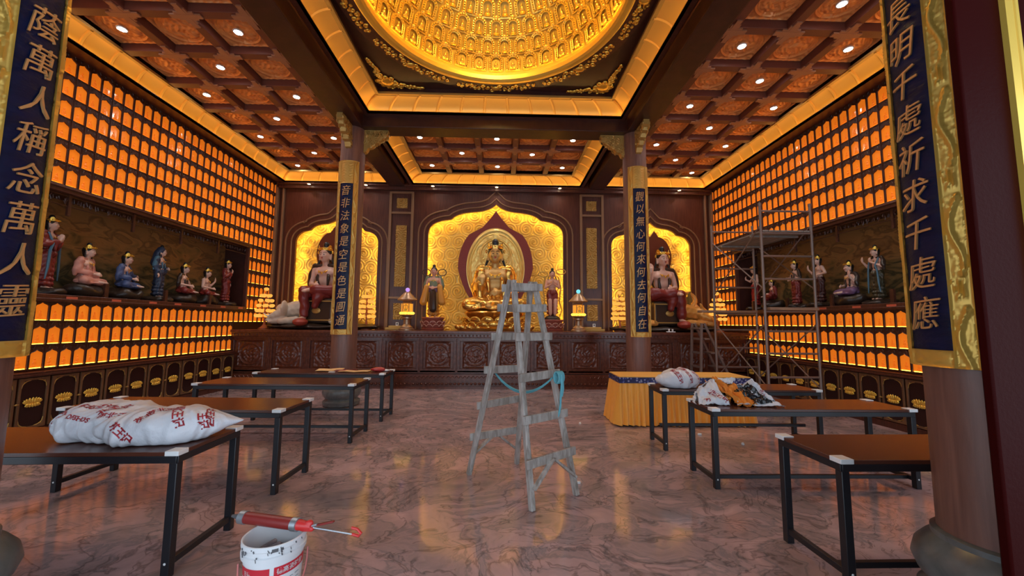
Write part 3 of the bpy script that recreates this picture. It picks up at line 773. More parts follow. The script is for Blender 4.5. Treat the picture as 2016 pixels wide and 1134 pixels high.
# ---- mural cases
for s, sd in ((-1, 'left'), (1, 'right')):
    L = MU1-MU0; yc = (MU0+MU1)/2
    t = thing('mural_case', f'long dark display case with a painted landscape set into the {sd} wall', 'display case', (s*6.35, yc, MZ0), -s*pi/2)
    a, b_ = -L/2, L/2; H = MZ1-MZ0
    m = MB(); m.box2((a, -.06, -.05), (b_, .04, .055)); m.box2((a, -.06, H-.045), (b_, .04, H+.06)); m.box2((a, -.05, 0), (a+.05, .04, H)); m.box2((b_-.05, -.05, 0), (b_, .04, H)); m.box2((a, -.085, -.035), (b_, -.05, -.005)); m.box2((a, -.085, H+.01), (b_, -.05, H+.035))
    m.build('frame', WOOD, t, bevel=.008)
    MB().box2((a, .585, 0), (b_, .598, H)).build('painting', MURAL, t, smooth=0)
    MB().box2((a, .04, 0), (b_, .585, .035)).build('shelf', WOODX, t, smooth=0)
    v = MB(); rnd = random.Random(2)
    for i in range(int(L/.09)):
        x = a+.08+i*.09
        scroll_pts = [(x+.035*(1-q*.8)*cos(6*q+i), .03, H-.13+.035*(1-q*.8)*sin(6*q+i)+rnd.uniform(-.03, .03)) for q in [j/7 for j in range(8)]]
        v.tube(scroll_pts, .009, 4)
    v.box2((a, .02, H-.07), (b_, .04, H-.055)); v.box2((a, .02, H-.22), (b_, .04, H-.21))
    n = 5
    for i in range(1, n): x = a+L*i/n; v.box2((x-.02, .01, H-.36), (x+.02, .045, H-.04))
    for i in range(4): x = a+L*(i+.5)/4.5; v.box2((x-.03, .02, .03), (x+.03, .06, .28))
    v.build('carved_valance', WOODC2, t, smooth=40)

# ================================================================== ALTAR
t = thing('altar', 'long carved red brown wooden altar table across the back of the hall', 'altar', (0, 9.62, 0))
m = MB(); m.box2((-6.33, .06, .0), (6.33, 1.36, 1.32)); m.box2((-6.36, .0, .36), (6.36, .08, .42)); m.build('body', WOODR, t, smooth=0)
m = MB(); m.box2((-6.37, -.10, 1.318), (6.37, 1.42, 1.39)); m.build('top', WOODR, t, bevel=.012)
m = MB(); m.box2((-6.34, -.05, 1.20), (6.34, .06, 1.318))
for i in range(141):
    x = -6.3+i*.09; m.ell((x, -.055, 1.275), (.022, .014, .022), 8, 5)
    m.tube([(x-.04, -.052, 1.235), (x-.015, -.06, 1.222), (x+.015, -.06, 1.235), (x+.045, -.052, 1.225)], .008, 4)
m.build('frieze', WOODR, t, smooth=40)
m = MB(); m.box2((-6.36, -.06, .20), (6.36, .06, .34)); m.box2((-6.38, -.10, .0), (6.38, .06, .055)); m.box2((-6.36, -.03, .05), (6.36, .06, .21))
for i in range(126):
    x = -6.27+i*.1; m.ell((x, -.045, .11), (.034, .022, .03), 8, 5); m.ell((x+.05, -.035, .12), (.010, .012, .014), 6, 4)
    m.tube([(x-.045, -.062, .30), (x, -.07, .25), (x+.045, -.062, .30)], .009, 4)
m.build('plinth', WOODR, t, smooth=40)
def rose(U, V): return medallion(U*1.15, V*1.0)*np.clip((1-np.maximum(np.abs(U), np.abs(V)))*10, 0, 1)
n = 44; U, V = np.meshgrid(np.linspace(-1, 1, n+1), np.linspace(-1, 1, n+1)); g = MB(); g.grid(np.stack([U*.37, .045-rose(U, V)*.028, V*.33], -1), n, n)
PANEL = g.mesh('carved_panel', WOODR, 60, False)
g = MB(); g.poly([[(-.44, -.42), (.44, -.42), (.44, .42), (-.44, .42)], [(-.37, -.33), (-.37, .33), (.37, .33), (.37, -.33)]], lambda u, v, w_: (u, w_, v), 0, .06)
for s in (-1, 1): g.box2((s*.385, -.012, -.35), (s*.372, .01, .35)); g.box2((-.38, -.012, s*.345), (.38, .01, s*.332)); g.box2((s*.452, -.02, -.42), (s*.425, .01, .42))
PFR = g.mesh('panel_frame', WOODR, 0)
for k in range(-7, 7):
    x = .455+.91*k-.03
    if abs(x) > 6.0: continue
    p = put('panel_frame', PFR, t, .004, (x, 0, .80)); put('carved_panel', PANEL, p)

# ================================================================== COLUMNS AND COUPLET BOARDS
def column(x, y, label):
    t = thing('column', label, 'column', (x, y, 0))
    MB().lathe([(.235, .40), (.235, 5.52)], 40).build('shaft', WOODC, t)
    MB().lathe([(.30, 0), (.33, .02), (.335, .09), (.30, .115), (.285, .14), (.33, .19), (.352, .25), (.335, .32), (.29, .375), (.262, .40), (.262, .43), (.24, .44), (.1, .44)], 40).build('stone_base', STONE, t)
    return t
LX, RX = -2.915, 2.885
column(LX, 7.69, 'round brown column by the table of yellow papers'); column(RX, 7.69, 'round brown column behind the yellow skirted table')
column(-2.80, 2.15, 'near round brown column at the left edge of the picture'); column(2.88, 2.15, 'near round brown column on the right beside the red lacquered door')

def dragon_field(U, V):
    h = .25*np.abs(np.sin(34*U+3*np.sin(21*V))*np.sin(30*V+2*np.sin(26*U)))
    return h
def board(name, x, y, face, zb, zt, r, ha_b, ha_o, chars, csize, zc0, zc1, blue0, blue1, label):
    """curved board hung on a column; face = angle of its outward normal"""
    t = thing('couplet_board', label, 'sign board', (x, y, 0))
    def wrap(a, z, w): return ((r+w)*cos(face+a), (r+w)*sin(face+a), z)
    def curved(a0, a1, z0, z1, w0, w1, n):
        m = MB()
        for i in range(n):
            b0, b1 = a0+(a1-a0)*i/n, a0+(a1-a0)*(i+1)/n
            vs = [wrap(b0, z0, w0), wrap(b1, z0, w0), wrap(b1, z1, w0), wrap(b0, z1, w0), wrap(b0, z0, w1), wrap(b1, z0, w1), wrap(b1, z1, w1), wrap(b0, z1, w1)]
            f = [(0, 3, 2, 1), (4, 5, 6, 7), (0, 1, 5, 4), (3, 7, 6, 2)]
            if i == 0: f.append((0, 4, 7, 3))
            if i == n-1: f.append((1, 2, 6, 5))
            m.add(vs, f)
        return m
    curved(-ha_o, ha_o, zb, zt, -.010, .002, 24).build('backing', TRIMB, t)
    # gold border as relief: dragons and waves
    m = MB()
    regs = [(-ha_o, -ha_b, zb, zt), (ha_b, ha_o, zb, zt), (-ha_b, ha_b, zb, blue0), (-ha_b, ha_b, blue1, zt)]
    big = r > .255
    for a0, a1, z0, z1 in regs:
        nu = max(4, int((a1-a0)*r/.008)); nv = max(4, int((z1-z0)/.010))
        A, Z = np.meshgrid(np.linspace(a0, a1, nu+1), np.linspace(z0, z1, nv+1))
        u = (A-(a0+a1)/2)*r; wd = (a1-a0)*r/2; side = wd < .09 and (z1-z0) > 1
        if side:
            P_ = .62; ph = Z*2*pi/P_
            zl = np.mod(Z, P_)/P_; bw = wd*(.30-.16*np.abs(zl-.35))
            dm = (u-wd*.45*np.sin(zl*2*pi*1.5+.4))/bw
            H = np.sqrt(np.clip(1-dm**2, 0, 1))*(1+.12*np.sin(Z*2*pi/.020+dm*2))*1.5
            q = np.clip((zl-.74)/.26, 0, 1); fan = (u/wd)/(.25+.75*q)
            flame = np.clip(np.cos(fan*pi*3.5+2*q), 0, 1)*np.clip(1-np.abs(fan), 0, 1)**.4*1.3*(q > 0)*np.clip((1-q)*5, 0, 1)
            bgc = .55*np.clip(np.sin(u*150+3*np.sin(Z*60))*np.sin(Z*110+2.5*np.sin(u*90))+.15, 0, 1)
            H = np.maximum(np.where(zl > .74, flame, H), bgc*(np.abs(dm) > 1.15)*(zl < .74))
        else:
            H = .55*np.abs(np.sin(u*38+4*np.sin(Z*30))*np.sin(Z*60+3*np.sin(u*26)))+.35*np.abs(np.sin(Z*120+2*np.sin(u*60)))
        eu = np.minimum(A-a0, a1-A)*r; ez = np.minimum(Z-z0, z1-Z)
        H = H*np.clip(np.minimum(eu, ez)/.008-.6, 0, 1)+1.1*np.exp(-(np.minimum(eu, ez)/.0045)**2)
        R_ = r+.004+H*.012
        m.grid(np.stack([R_*np.cos(face+A), R_*np.sin(face+A), Z], -1), nu, nv)
    m.build('gold_border', GOLDNEAR if big else GOLDD2, t, smooth=60, fix=False)
    p = MB(); nu, nv = 20, max(20, int((blue1-blue0)/.02))
    A, Z = np.meshgrid(np.linspace(-ha_b, ha_b, nu+1), np.linspace(blue0, blue1, nv+1))
    u = A*r; H = np.clip(np.sin(Z*19+3*np.sin(u*14)+2*np.sin(Z*5))*np.sin(u*22+2*np.sin(Z*7)), 0, 1)*np.clip(np.sin(Z*90+4*np.sin(u*30)), 0, 1)
    R_ = r+.005+H*.004
    p.grid(np.stack([R_*np.cos(face+A), R_*np.sin(face+A), Z], -1), nu, nv)
    p.build('blue_panel', NAVY, t, smooth=60, fix=False)
    n = len(chars)
    for i, ch in enumerate(chars):
        if ch == ' ': continue
        zc = zc1-(zc1-zc0)*i/(n-1)
        tm = text_mb(ch, csize, .010, -.004, .16, 8)
        c = MB(); c.v = [wrap(v[0]*.92/r, zc+v[1]*1.14+.10*v[0], .016+v[2]) for v in tm.v]; c.f = tm.f
        c.build('character', GOLDT, t, smooth=0, fix=False)
    return t
GOLDD2 = mat('antique gold board', (.60, .35, .08), .42, metal=.5)
GOLDT = mat('gold lettering', (.66, .36, .14), .42, metal=.3)
board('L', LX, 7.69, -pi/2, 1.35, 4.77, .247, radians(28), radians(50), '音非法象是空是色是圓通', .185, 1.62, 4.16, 1.455, 4.305, 'navy and gold couplet board reading 音非法象是空是色是圓通 on the back left column')
board('R', RX, 7.69, -pi/2, 1.34, 4.765, .247, radians(28), radians(50), '觀以無心何來何去何自在', .185, 1.60, 4.13, 1.44, 4.30, 'navy and gold couplet board reading 觀以無心何來何去何自在 on the back right column')
board('NR', 2.88, 2.15, pi-radians(5.5), 1.36, 4.75, .266, radians(24.5), radians(44), '長明千處祈求千處應', .175, 1.665, 3.53, 1.455, 4.35, 'large navy and gold couplet board reading 長明千處祈求千處應 on the near right column')
board('NL', -2.80, 2.15, radians(5.5), 1.38, 4.75, .266, radians(24.5), radians(44), '蔭萬人稱念萬人靈', .175, 1.69, 3.30, 1.47, 4.35, 'large navy and gold couplet board reading 蔭萬人稱念萬人靈 on the near left column')

# carved corbels under the beams
def corbel(x, y, rz, label):
    m = MB(); pr = [(0, 0), (.50, 0), (.50, -.10), (.44, -.13), (.42, -.18), (.34, -.20), (.31, -.27), (.22, -.29), (.18, -.36), (.10, -.38), (.06, -.46), (0, -.48)]
    m.poly([pr], lambda u, v, w_: (u, w_, v), -.055, .055); rnd = random.Random(4)
    for s in (-1, 1):
        for i in range(40):
            u = rnd.uniform(.03, .46); v = -rnd.uniform(.03, .46*(1-u/.62)); a = rnd.uniform(0, 6)
            m.tube([(u+.04*(1-q*.8)*cos(a+7*q), s*.058, v+.04*(1-q*.8)*sin(a+7*q)) for q in [j/8 for j in range(9)]], .015, 5)
            m.ell((u, s*.060, v), (.020, .016, .020), 6, 4)
    o = m.build('carved_corbel', GOLDD); o.location = (x, y, 5.498); o.rotation_euler = (0, 0, rz)
    tag(o, label, 'corbel', 'carved corbels at the column tops')
corbel(LX+.215, 7.69, 0, 'carved gilded corbel on the right side of the back left column'); corbel(RX-.215, 7.69, pi, 'carved gilded corbel on the left side of the back right column')
corbel(LX, 7.69-.215, -pi/2, 'carved gilded corbel on the front of the back left column'); corbel(RX, 7.69-.215, -pi/2, 'carved gilded corbel on the front of the back right column')

# red lacquered door leaf at the right edge of the picture
m = MB().box2((1.710, 1.205, .02), (2.72, 1.235, 4.25)); o = m.build('door_1', LACQ, bevel=.006); struct(o, 'dark red lacquered door leaf at the right edge of the picture', 'door')
m = MB(); m.box2((1.872, 1.188, .3), (1.900, 1.21, 4.2)); m.tube([(1.912, 1.195, .3), (1.912, 1.195, 4.2)], .010, 6); m.build('gold_beading', GOLDB, o)

# ================================================================== STATUES
def V3(*a): return Vector(a)
def hand(m, w, d, S, curl=.5, side=1, up=Vector((0, 0, 1))):
    """palm, four unequal fingers and a thumb added to the body solids; w wrist, d pointing direction"""
    w = Vector(w); d = Vector(d).normalized(); x = d.cross(up); x = x.normalized() if x.length > .1 else Vector((1, 0, 0)); n = x.cross(d)
    c = w + d*.17; m.cap((w)*S, (w+d*.30)*S, .13*S, .12*S); m.cap((c-x*.07)*S, (c+d*.12-x*.08)*S, .10*S); m.cap((c+x*.07)*S, (c+d*.12+x*.08)*S, .10*S)
    for k, ln in enumerate((.30, .36, .33, .25)):
        b = w + d*.34 + x*(.135-.09*k)*side; e = b + (d*(1-curl*.5)-n*curl*.5)*ln*.55; f = e + (d*(1-curl)-n*curl)*ln*.5
        m.cap(b*S, e*S, .052*S, .047*S); m.cap(e*S, f*S, .047*S, .040*S)
    b = w+d*.14+x*.13*side; e = b + (d*.6+x*side*.6)*.20; f = e+d*.14
    m.cap(b*S, e*S, .058*S, .05*S); m.cap(e*S, f*S, .05*S, .042*S)
def statue(label, loc, rz, H, pose, c, hat='crown', arms=None, group=None, halo=None, seat=None, cat='statue', turn=0.0, shawl=True, scarf=False, voxel=.045, name='statue', mirror=False):
    """pose: 'stand' | 'lotus' | 'ease' (one leg down) ; H overall height ; c = colours"""
    t = thing(name, label, cat, loc, rz, group)
    heads = {'stand': 7.0, 'lotus': 4.25, 'ease': 5.6}[pose]; S = H/(heads+.35)
    skin = MB(); robe = MB(); hair = MB()
    if pose == 'stand':
        pel, che, nk, hd = V3(0, 0, 3.35), V3(0, -.02, 4.65), V3(0, -.02, 5.50), V3(0, -.12, 6.15)
        hips = [V3(s*.38, 0, 3.2) for s in (-1, 1)]; kn = [V3(s*.34, -.12, 1.75) for s in (-1, 1)]; an = [V3(s*.32, .05, .22) for s in (-1, 1)]
    elif pose == 'lotus':
        pel, che, nk, hd = V3(0, .1, .55), V3(0, .02, 1.85), V3(0, 0, 2.70), V3(0, -.12, 3.36)
        hips = [V3(s*.45, 0, .45) for s in (-1, 1)]; kn = [V3(s*1.45, -.65, .38) for s in (-1, 1)]; an = [V3(-s*.30, -1.05, .34) for s in (-1, 1)]
    else:
        pel, che, nk, hd = V3(0, .1, 2.0), V3(0, .0, 3.25), V3(0, -.02, 4.10), V3(0, -.14, 4.74)
        hips = [V3(s*.42, 0, 1.9) for s in (-1, 1)]; kn = [V3(-.75, -1.15, 2.05), V3(1.25, -.85, 2.15)]; an = [V3(-.72, -1.15, .28), V3(-.35, -1.35, 2.15)]
        if mirror:
            kn = [V3(-q.x, q.y, q.z) for q in kn[::-1]]; an = [V3(-q.x, q.y, q.z) for q in an[::-1]]
    sh = [che+V3(s*.78, .05, .48) for s in (-1, 1)]
    arms = arms or [None, None]; el = [None, None]; wr = [None, None]
    for i, s in enumerate((-1, 1)):
        if arms[i] is None or arms[i] == 'lap': el[i] = sh[i]+V3(s*.28, .0, -1.05); wr[i] = pel+V3(s*.28, -.95, .55) if pose != 'stand' else che+V3(s*.25, -.75, -.75)
        elif arms[i] == 'pray': el[i] = sh[i]+V3(s*.22, -.15, -1.0); wr[i] = che+V3(s*.10, -.80, .0)
        elif arms[i] == 'up': el[i] = sh[i]+V3(s*.35, -.25, -.90); wr[i] = sh[i]+V3(s*.45, -.85, -.10)
        elif arms[i] == 'out': el[i] = sh[i]+V3(s*.65, -.2, -.75); wr[i] = sh[i]+V3(s*1.45, -.35, -.75)
        elif arms[i] == 'knee': el[i] = sh[i]+V3(s*.45, -.35, -.85); wr[i] = kn[i]+V3(-s*.05, .0, .35)
        elif arms[i] == 'down': el[i] = sh[i]+V3(s*.25, .05, -1.05); wr[i] = sh[i]+V3(s*.30, -.25, -1.95)
        elif arms[i] == 'mudra': el[i] = sh[i]+V3(s*.30, -.05, -1.0); wr[i] = che+V3(s*.72, -.75, -.28)
        elif arms[i] == 'point': el[i] = sh[i]+V3(s*.40, -.40, -.80); wr[i] = sh[i]+V3(s*.72, -1.0, -.40)
        elif arms[i] == 'hip': el[i] = sh[i]+V3(s*.62, .1, -.85); wr[i] = pel+V3(s*.55, -.3, .75)
        elif arms[i] == 'chest': el[i] = sh[i]+V3(s*.30, -.15, -.95); wr[i] = che+V3(s*.05, -.75, .25)
    R_h = Matrix.Rotation(turn, 3, 'Z')
    # --- body: one continuous skin
    sk = lambda p, q, a, b=None: skin.cap(p*S, q*S, a*S, (a if b is None else b)*S)
    E_ = lambda mb, p, r, R=None: mb.ell(p*S, tuple(k*S for k in r), 16, 10, R)
    E_(skin, hd, (.40, .45, .50)); E_(skin, hd+R_h @ V3(0, -.10, -.22), (.31, .33, .30)); E_(skin, hd+R_h @ V3(0, -.22, -.40), (.16, .17, .12))
    sk(hd+R_h @ V3(0, -.40, .06), hd+R_h @ V3(0, -.445, -.13), .045, .065)
    for s in (-1, 1): sk(hd+R_h @ V3(s*.41, .02, .05), hd+R_h @ V3(s*.41, -.02, -.32), .065, .07); E_(skin, hd+R_h @ V3(s*.17, -.34, -.10), (.13, .10, .12))
    sk(nk+V3(0, .02, -.15), hd+V3(0, .05, -.25), .24, .24)
    E_(skin, che+V3(0, 0, .25), (.78, .42, .50)); E_(skin, che+V3(0, .03, -.25), (.62, .40, .60)); E_(skin, pel+V3(0, 0, .35), (.60, .42, .50)); E_(skin, pel, (.66, .50, .45))
    for s in (-1, 1): E_(skin, che+V3(s*.33, -.17, .22), (.36, .24, .28))
    for i, s in enumerate((-1, 1)):
        sk(nk+V3(s*.1, .05, -.25), sh[i], .22, .26); sk(sh[i], el[i], .25, .185); sk(el[i], wr[i], .18, .115)
        hand(skin, wr[i], (wr[i]-el[i]) if arms[i] not in ('pray', 'up', 'chest', 'mudra', 'point') else V3(0, -.1, 1), S, .25 if arms[i] in ('pray', 'out', 'up') else .55, s, V3(0, -1, .2) if arms[i] != 'pray' else V3(s, 0, 0))
        sk(an[i], an[i]+V3(0, -.42, -.08), .16, .13); E_(skin, an[i]+V3(0, -.5, -.1), (.18, .16, .10))
        sk(hips[i], kn[i], .36, .27); sk(kn[i], an[i], .26, .16)
    vox = voxel*S*1.05
    o = remesh(skin, vox, 3).build('body', c.get('skin', SKIN), t, smooth=60, fix=False)
    # --- robe
    rb = lambda p, q, a, b=None: robe.cap(p*S, q*S, a*S, (a if b is None else b)*S)
    E_(robe, pel+V3(0, .02, .20), (.72, .55, .42)); E_(robe, pel, (.78, .60, .48))
    for i, s in enumerate((-1, 1)):
        rb(hips[i], kn[i], .46, .40); mid = kn[i]+(an[i]-kn[i])*.86; rb(kn[i], mid, .38, .30)
    if pose == 'stand':
        for q in range(7):
            z = 3.2-q*.45; E_(robe, V3(0, .02, z), (.66+.05*q*.6, .46+.03*q, .34))
    elif pose == 'lotus':
        E_(robe, V3(0, -.35, .34), (1.45, .95, .33)); E_(robe, V3(0, -.5, .16), (1.65, .95, .16))
    else:
        E_(robe, V3(.1, -.4, 1.85), (1.0, .85, .34)); rb(V3(.2, -1.0, 1.8), V3(.05, -1.1, 1.15), .42, .25)
    covered = c.get('cover', False)
    if covered != 'sleeves' and covered:
        E_(robe, che+V3(0, .10, .12), (.84, .42, .62)); E_(robe, che+V3(0, .06, -.45), (.70, .46, .55))
    if covered:
        for i, s in enumerate((-1, 1)):
            rb(sh[i], el[i], .34, .32); q = el[i]+(wr[i]-el[i])*.72; rb(el[i], q, .30, .26); rb(q, q+V3(0, .05, -.75), .26, .12)
    kf = 9.0 if pose == 'stand' else 7.0
    def fold(v):
        p = v/S; a = atan2(p.y+.001, p.x)
        return S*(.040*sin(kf*a+1.2*sin(p.z*2.1)) + .030*sin(p.z*7.5+3*p.x+2*sin(a*3)))
    remesh(robe, vox*1.1, 2, fold).build('robe', c['robe'], t, smooth=60, fix=False)
    if shawl:
        sw = MB()
        for i, s in enumerate((-1, 1)):
            a = [nk+V3(s*.22, -.02, -.12), sh[i]+V3(s*.02, .02, .20), sh[i]+V3(s*.22, .08, -.25), el[i]+V3(s*.10, .08, .15), el[i]+V3(s*.10, .16, -.35)]
            for p, q, r0, r1 in zip(a, a[1:], (.16, .26, .28, .26), (.26, .28, .26, .16)): sw.cap(p*S, q*S, r0*S, r1*S)
            sw.cap((nk+V3(s*.25, -.05, -.15))*S, (che+V3(s*.42, -.36, -.1))*S, .12*S, .11*S); sw.cap((che+V3(s*.42, -.36, -.1))*S, (pel+V3(s*.35, -.42, .6))*S, .11*S, .10*S)
        E_(sw, che+V3(0, .34, .1), (.72, .22, .85))
        remesh(sw, vox*1.1, 2, lambda v: S*.022*sin(v.z/S*6+v.x/S*5)).build('shawl', c.get('top', c['robe']), t, smooth=60, fix=False)
    # --- hair, topknot, crown
    E_(hair, hd+R_h @ V3(0, .09, .12), (.45, .47, .49)); E_(hair, hd+V3(0, .22, -.12), (.36, .28, .5))
    for s in (-1, 1): hair.cap((hd+V3(s*.36, .12, -.1))*S, (sh[0 if s < 0 else 1]+V3(-s*.12, -.18, .1))*S, .10*S, .06*S)
    hair.ell((hd+V3(0, .05, .72))*S, (.22*S, .22*S, .24*S), 12, 8)
    cut = MB(); hm = remesh(hair, vox, 2)
    hm.build('hair', HAIR, t, smooth=60, fix=False)
    if hat == 'crown':
        cr = MB(); n = 40
        R0 = hd+R_h @ V3(0, -.02, .33)
        for k in range(n):
            a = 2*pi*k/n; a2 = 2*pi*(k+1)/n
            def pk(a): return .13+.22*max(0, cos(2.5*(a+pi/2)))**2 if sin(a) < .35 else .08
            vs = []
            for aa in (a, a2):
                x, y = .44*cos(aa), .45*sin(aa)
                vs += [R0+R_h @ V3(x, y, -.04), R0+R_h @ V3(x*1.03, y*1.03, pk(aa)), R0+R_h @ V3(x*.9, y*.9, -.04), R0+R_h @ V3(x*.96, y*.96, pk(aa))]
            cr.add([q*S for q in vs], [(0, 4, 5, 1), (2, 3, 7, 6), (1, 5, 7, 3), (0, 2, 6, 4)])
        for k in range(7):
            a = -pi/2+(k-3)*.42; cr.ell((R0+R_h @ V3(.46*cos(a), .47*sin(a), .08))*S, .055*S, 8, 5)
        for s in (-1, 1): cr.ell((hd+R_h @ V3(s*.52, -.02, .18))*S, (.07*S, .07*S, .12*S), 8, 6)
        cr.build('crown', c.get('crown', GOLD), t, smooth=40)
    elif hat == 'hood':
        hh = MB(); E_(hh, hd+V3(0, .14, .12), (.53, .52, .62)); hh.cap((hd+V3(0, .35, -.1))*S, (che+V3(0, .45, .0))*S, .50*S, .60*S)
        remesh(hh, vox, 2).build('hood', c['robe'], t, smooth=60, fix=False)
    # --- face
    fm = MB()
    for s in (-1, 1):
        fm.tube([(hd+R_h @ V3(s*(.07+.035*k), -.452+.010*k*k*.6, -.005-.022*sin(pi*k/5)))*S for k in range(6)], .017*S, 5)
        fm.tube([(hd+R_h @ V3(s*(.05+.045*k), -.452+.010*k*k*.7, .095+.045*sin(pi*k/5.5)))*S for k in range(6)], .014*S, 5)
    fm.build('eyes', HAIR, t)
    lm = MB(); lm.ell((hd+R_h @ V3(0, -.462, -.245))*S, (.085*S, .035*S, .028*S), 10, 6); lm.ell((hd+R_h @ V3(0, -.455, -.285))*S, (.06*S, .03*S, .022*S), 10, 6)
    lm.build('lips', c.get('lip', LIP), t)
    # --- necklace
    nm_ = MB(); nm_.tube([(nk+V3(.34*sin(a), -.30-.16*cos(a), -.42-.20*cos(a)))*S for a in [(-1.3+2.6*k/12) for k in range(13)]], .03*S, 5)
    for k in (-2, 0, 2): nm_.ell((nk+V3(.11*k, -.52+.02*abs(k), -.70+.05*abs(k)))*S, (.07*S, .04*S, .09*S), 8, 5)
    nm_.build('necklace', GOLD, t)
    if scarf:
        sc = MB()
        for s in (-1, 1):
            pts = [sh[0 if s < 0 else 1]+V3(s*.05, -.30, .2), che+V3(s*.62, -.55, -.35), pel+V3(s*.82, -.5, .3), V3(s*.95, -.5, 2.0 if pose == 'stand' else .9), V3(s*1.10, -.45, .9 if pose == 'stand' else .5)]
            rs = [.08*S, .10*S, .11*S, .10*S, .05*S]
            sc.tube([p*S for p in pts], rs, 7)
        sc.build('scarf', c.get('scarf', TEALR), t, smooth=50)
    if halo:
        m = MB(); hw, z0, z1, yb = halo
        pl = [(hw*sin(a)*(1-.28*max(0, -cos(a))**1.2)*1.0, (z0+z1)/2*.97-(z1-z0)/2*cos(a)*(.98)) for a in [pi*k/26 for k in range(26)]]
        pl = [(x, z) for x, z in pl]; pts = pl[:-2]+[(hw*.10, z1-.03*(z1-z0)), (0, z1+.03*(z1-z0)), (-hw*.10, z1-.03*(z1-z0))]+[(-x, z) for x, z in reversed(pl[1:-2])]
        m.poly([pts], lambda u, v, w_: (u, w_, v), yb, yb+.06)
        t2 = m.build('halo_board', c.get('halo', BROWNR), t, bevel=.015)
    return t, S
def lotus_base(parent, R, h, n=14, rows=3, col=LOTUSP, rim=LOTUSE, z0=0, name='lotus_base', sy=.85):
    m = MB(); m.lathe([(R*.86, 0), (R*.9, h*.12), (R*.62, h*.3), (R*.70, h*.6), (R*.9, h*.93), (R*.86, h), (0, h)], 36, (0, 0, z0), 1, sy)
    o = m.build(name, col, parent)
    p = MB(); q = MB()
    for r in range(rows):
        for k in range(n):
            a = 2*pi*(k+.5*(r % 2))/n; rr = R*(.82+.06*r); z = z0+h*(.30+.24*r)
            Rm = Matrix.Rotation(a, 3, 'Z') @ Matrix.Rotation(radians(18), 3, 'Y')
            p.ell((rr*cos(a), rr*sin(a)*sy, z), (.055*R, R*2.6/n, h*.19), 10, 6, Rm)
            pts = [Vector((rr*cos(a), rr*sin(a)*sy, z))+Rm @ Vector((.05*R, R*2.55/n*cos(b_), h*.185*sin(b_))) for b_ in [pi*j/8 for j in range(9)]]
            q.tube(pts, .012*R+.003, 5)
    p.build('petals', col, o); q.build('petal_rims', rim, o)
    return o
def rock_base(parent, rx, ry, h, seed=1, col=ROCK, name='rock_base'):
    m = MB(); m.ell((0, 0, h*.45), (rx, ry, h*.6), 34, 14)
    for i, v in enumerate(m.v):
        p = Vector(v); n_ = noise.noise(p*5+Vector((seed*7, 0, 0))); m.v[i] = (p.x*(1+.30*n_), p.y*(1+.16*n_), max(0, min(h*1.0, p.z*(1+.5*n_)+.02*noise.noise(p*16))))
    return m.build(name, col, parent, smooth=50)

# --- large gilded Guanyin in the centre niche
GA = dict(skin=GOLDFACE, robe=GOLDS, top=GOLDS, crown=GOLDS, lip=LIP, cover='sleeves')
t, S = statue('large gilded seated statue before a red edged halo in the centre niche', (-.03, 10.40, ZA), 0, 2.12, 'lotus', GA, arms=['mudra', 'lap'], voxel=.040)
for ch in t.children: ch.location.z += .50
lotus_base(t, .93, .50, 16, 2, GOLDS, GOLDB)
m = MB(); m.lathe([(1.0, 0), (1.02, .05), (.96, .10), (.90, .16), (.82, .19), (.80, .24)], 36, (0, 0, 0), 1, .62)
for k in range(22):
    a = 2*pi*k/22; m.ell((.97*cos(a), .60*sin(a), .09), (.10, .05, .07), 8, 5)
m.build('carved_plinth', GOLDS, t)
hw = 1.06; pl = []
cz, hz = 1.74, 1.36
for k in range(33):
    a = pi*k/32; pl.append((hw*sin(a)**.75*(1-.22*max(0, cos(a))), cz-hz*cos(a)*.92))
pts = [(x, z) for x, z in pl if z < cz+hz*.76]+[(hw*.36, cz+hz*.86), (hw*.14, cz+hz*1.06), (0, cz+hz*1.22)]
pts += [(-x, z) for x, z in reversed(pts[:-1]) if x > .002]
m = MB(); m.poly([pts], lambda u, v, w_: (u, w_, v), .40, .50); hb = m.build('halo_board', mat('red halo', (.17, .008, .005), .5, var=((.23, .028, .010), 60, (1, 1, 1))), t, bevel=.02)
def halo_field(U, V):
    r = np.hypot(U/.825, (V-1.74)/1.16); h = .9*np.exp(-((r-.93)/.02)**2)+.7*np.exp(-((r-.84)/.012)**2)+.7*np.exp(-((r-.9)/.018)**2)*(np.sin(np.arctan2(V-1.7, U)*60) > 0)
    r2 = np.hypot(U, V-2.12); h += .9*np.exp(-((r2-.42)/.015)**2)+.9*np.exp(-((r2-.36)/.015)**2)*(np.sin(np.arctan2(V-2.12, U)*40) > 0)
    fl = np.abs(np.sin(13*U+2.5*np.sin(9*V))*np.sin(12*V+2.5*np.sin(11*np.abs(U))))
    h += np.where((r < .82) & (r2 > .46), .8*fl, 0)+np.where(r2 < .33, .5*np.abs(np.sin(np.arctan2(V-2.12, U)*12)), 0)
    return h
n1, n2 = 130, 180; A, Rr = np.meshgrid(np.linspace(0, 2*pi, n1+1), np.linspace(0, 1, n2//2+1)); U = .82*Rr*np.cos(A); V = 1.74+1.15*Rr*np.sin(A); m = MB(); m.grid(np.stack([U, .392-halo_field(U, V)*.034, V], -1), n1, n2//2)
m.build('halo_relief', GOLDW, hb, smooth=60, fix=False)

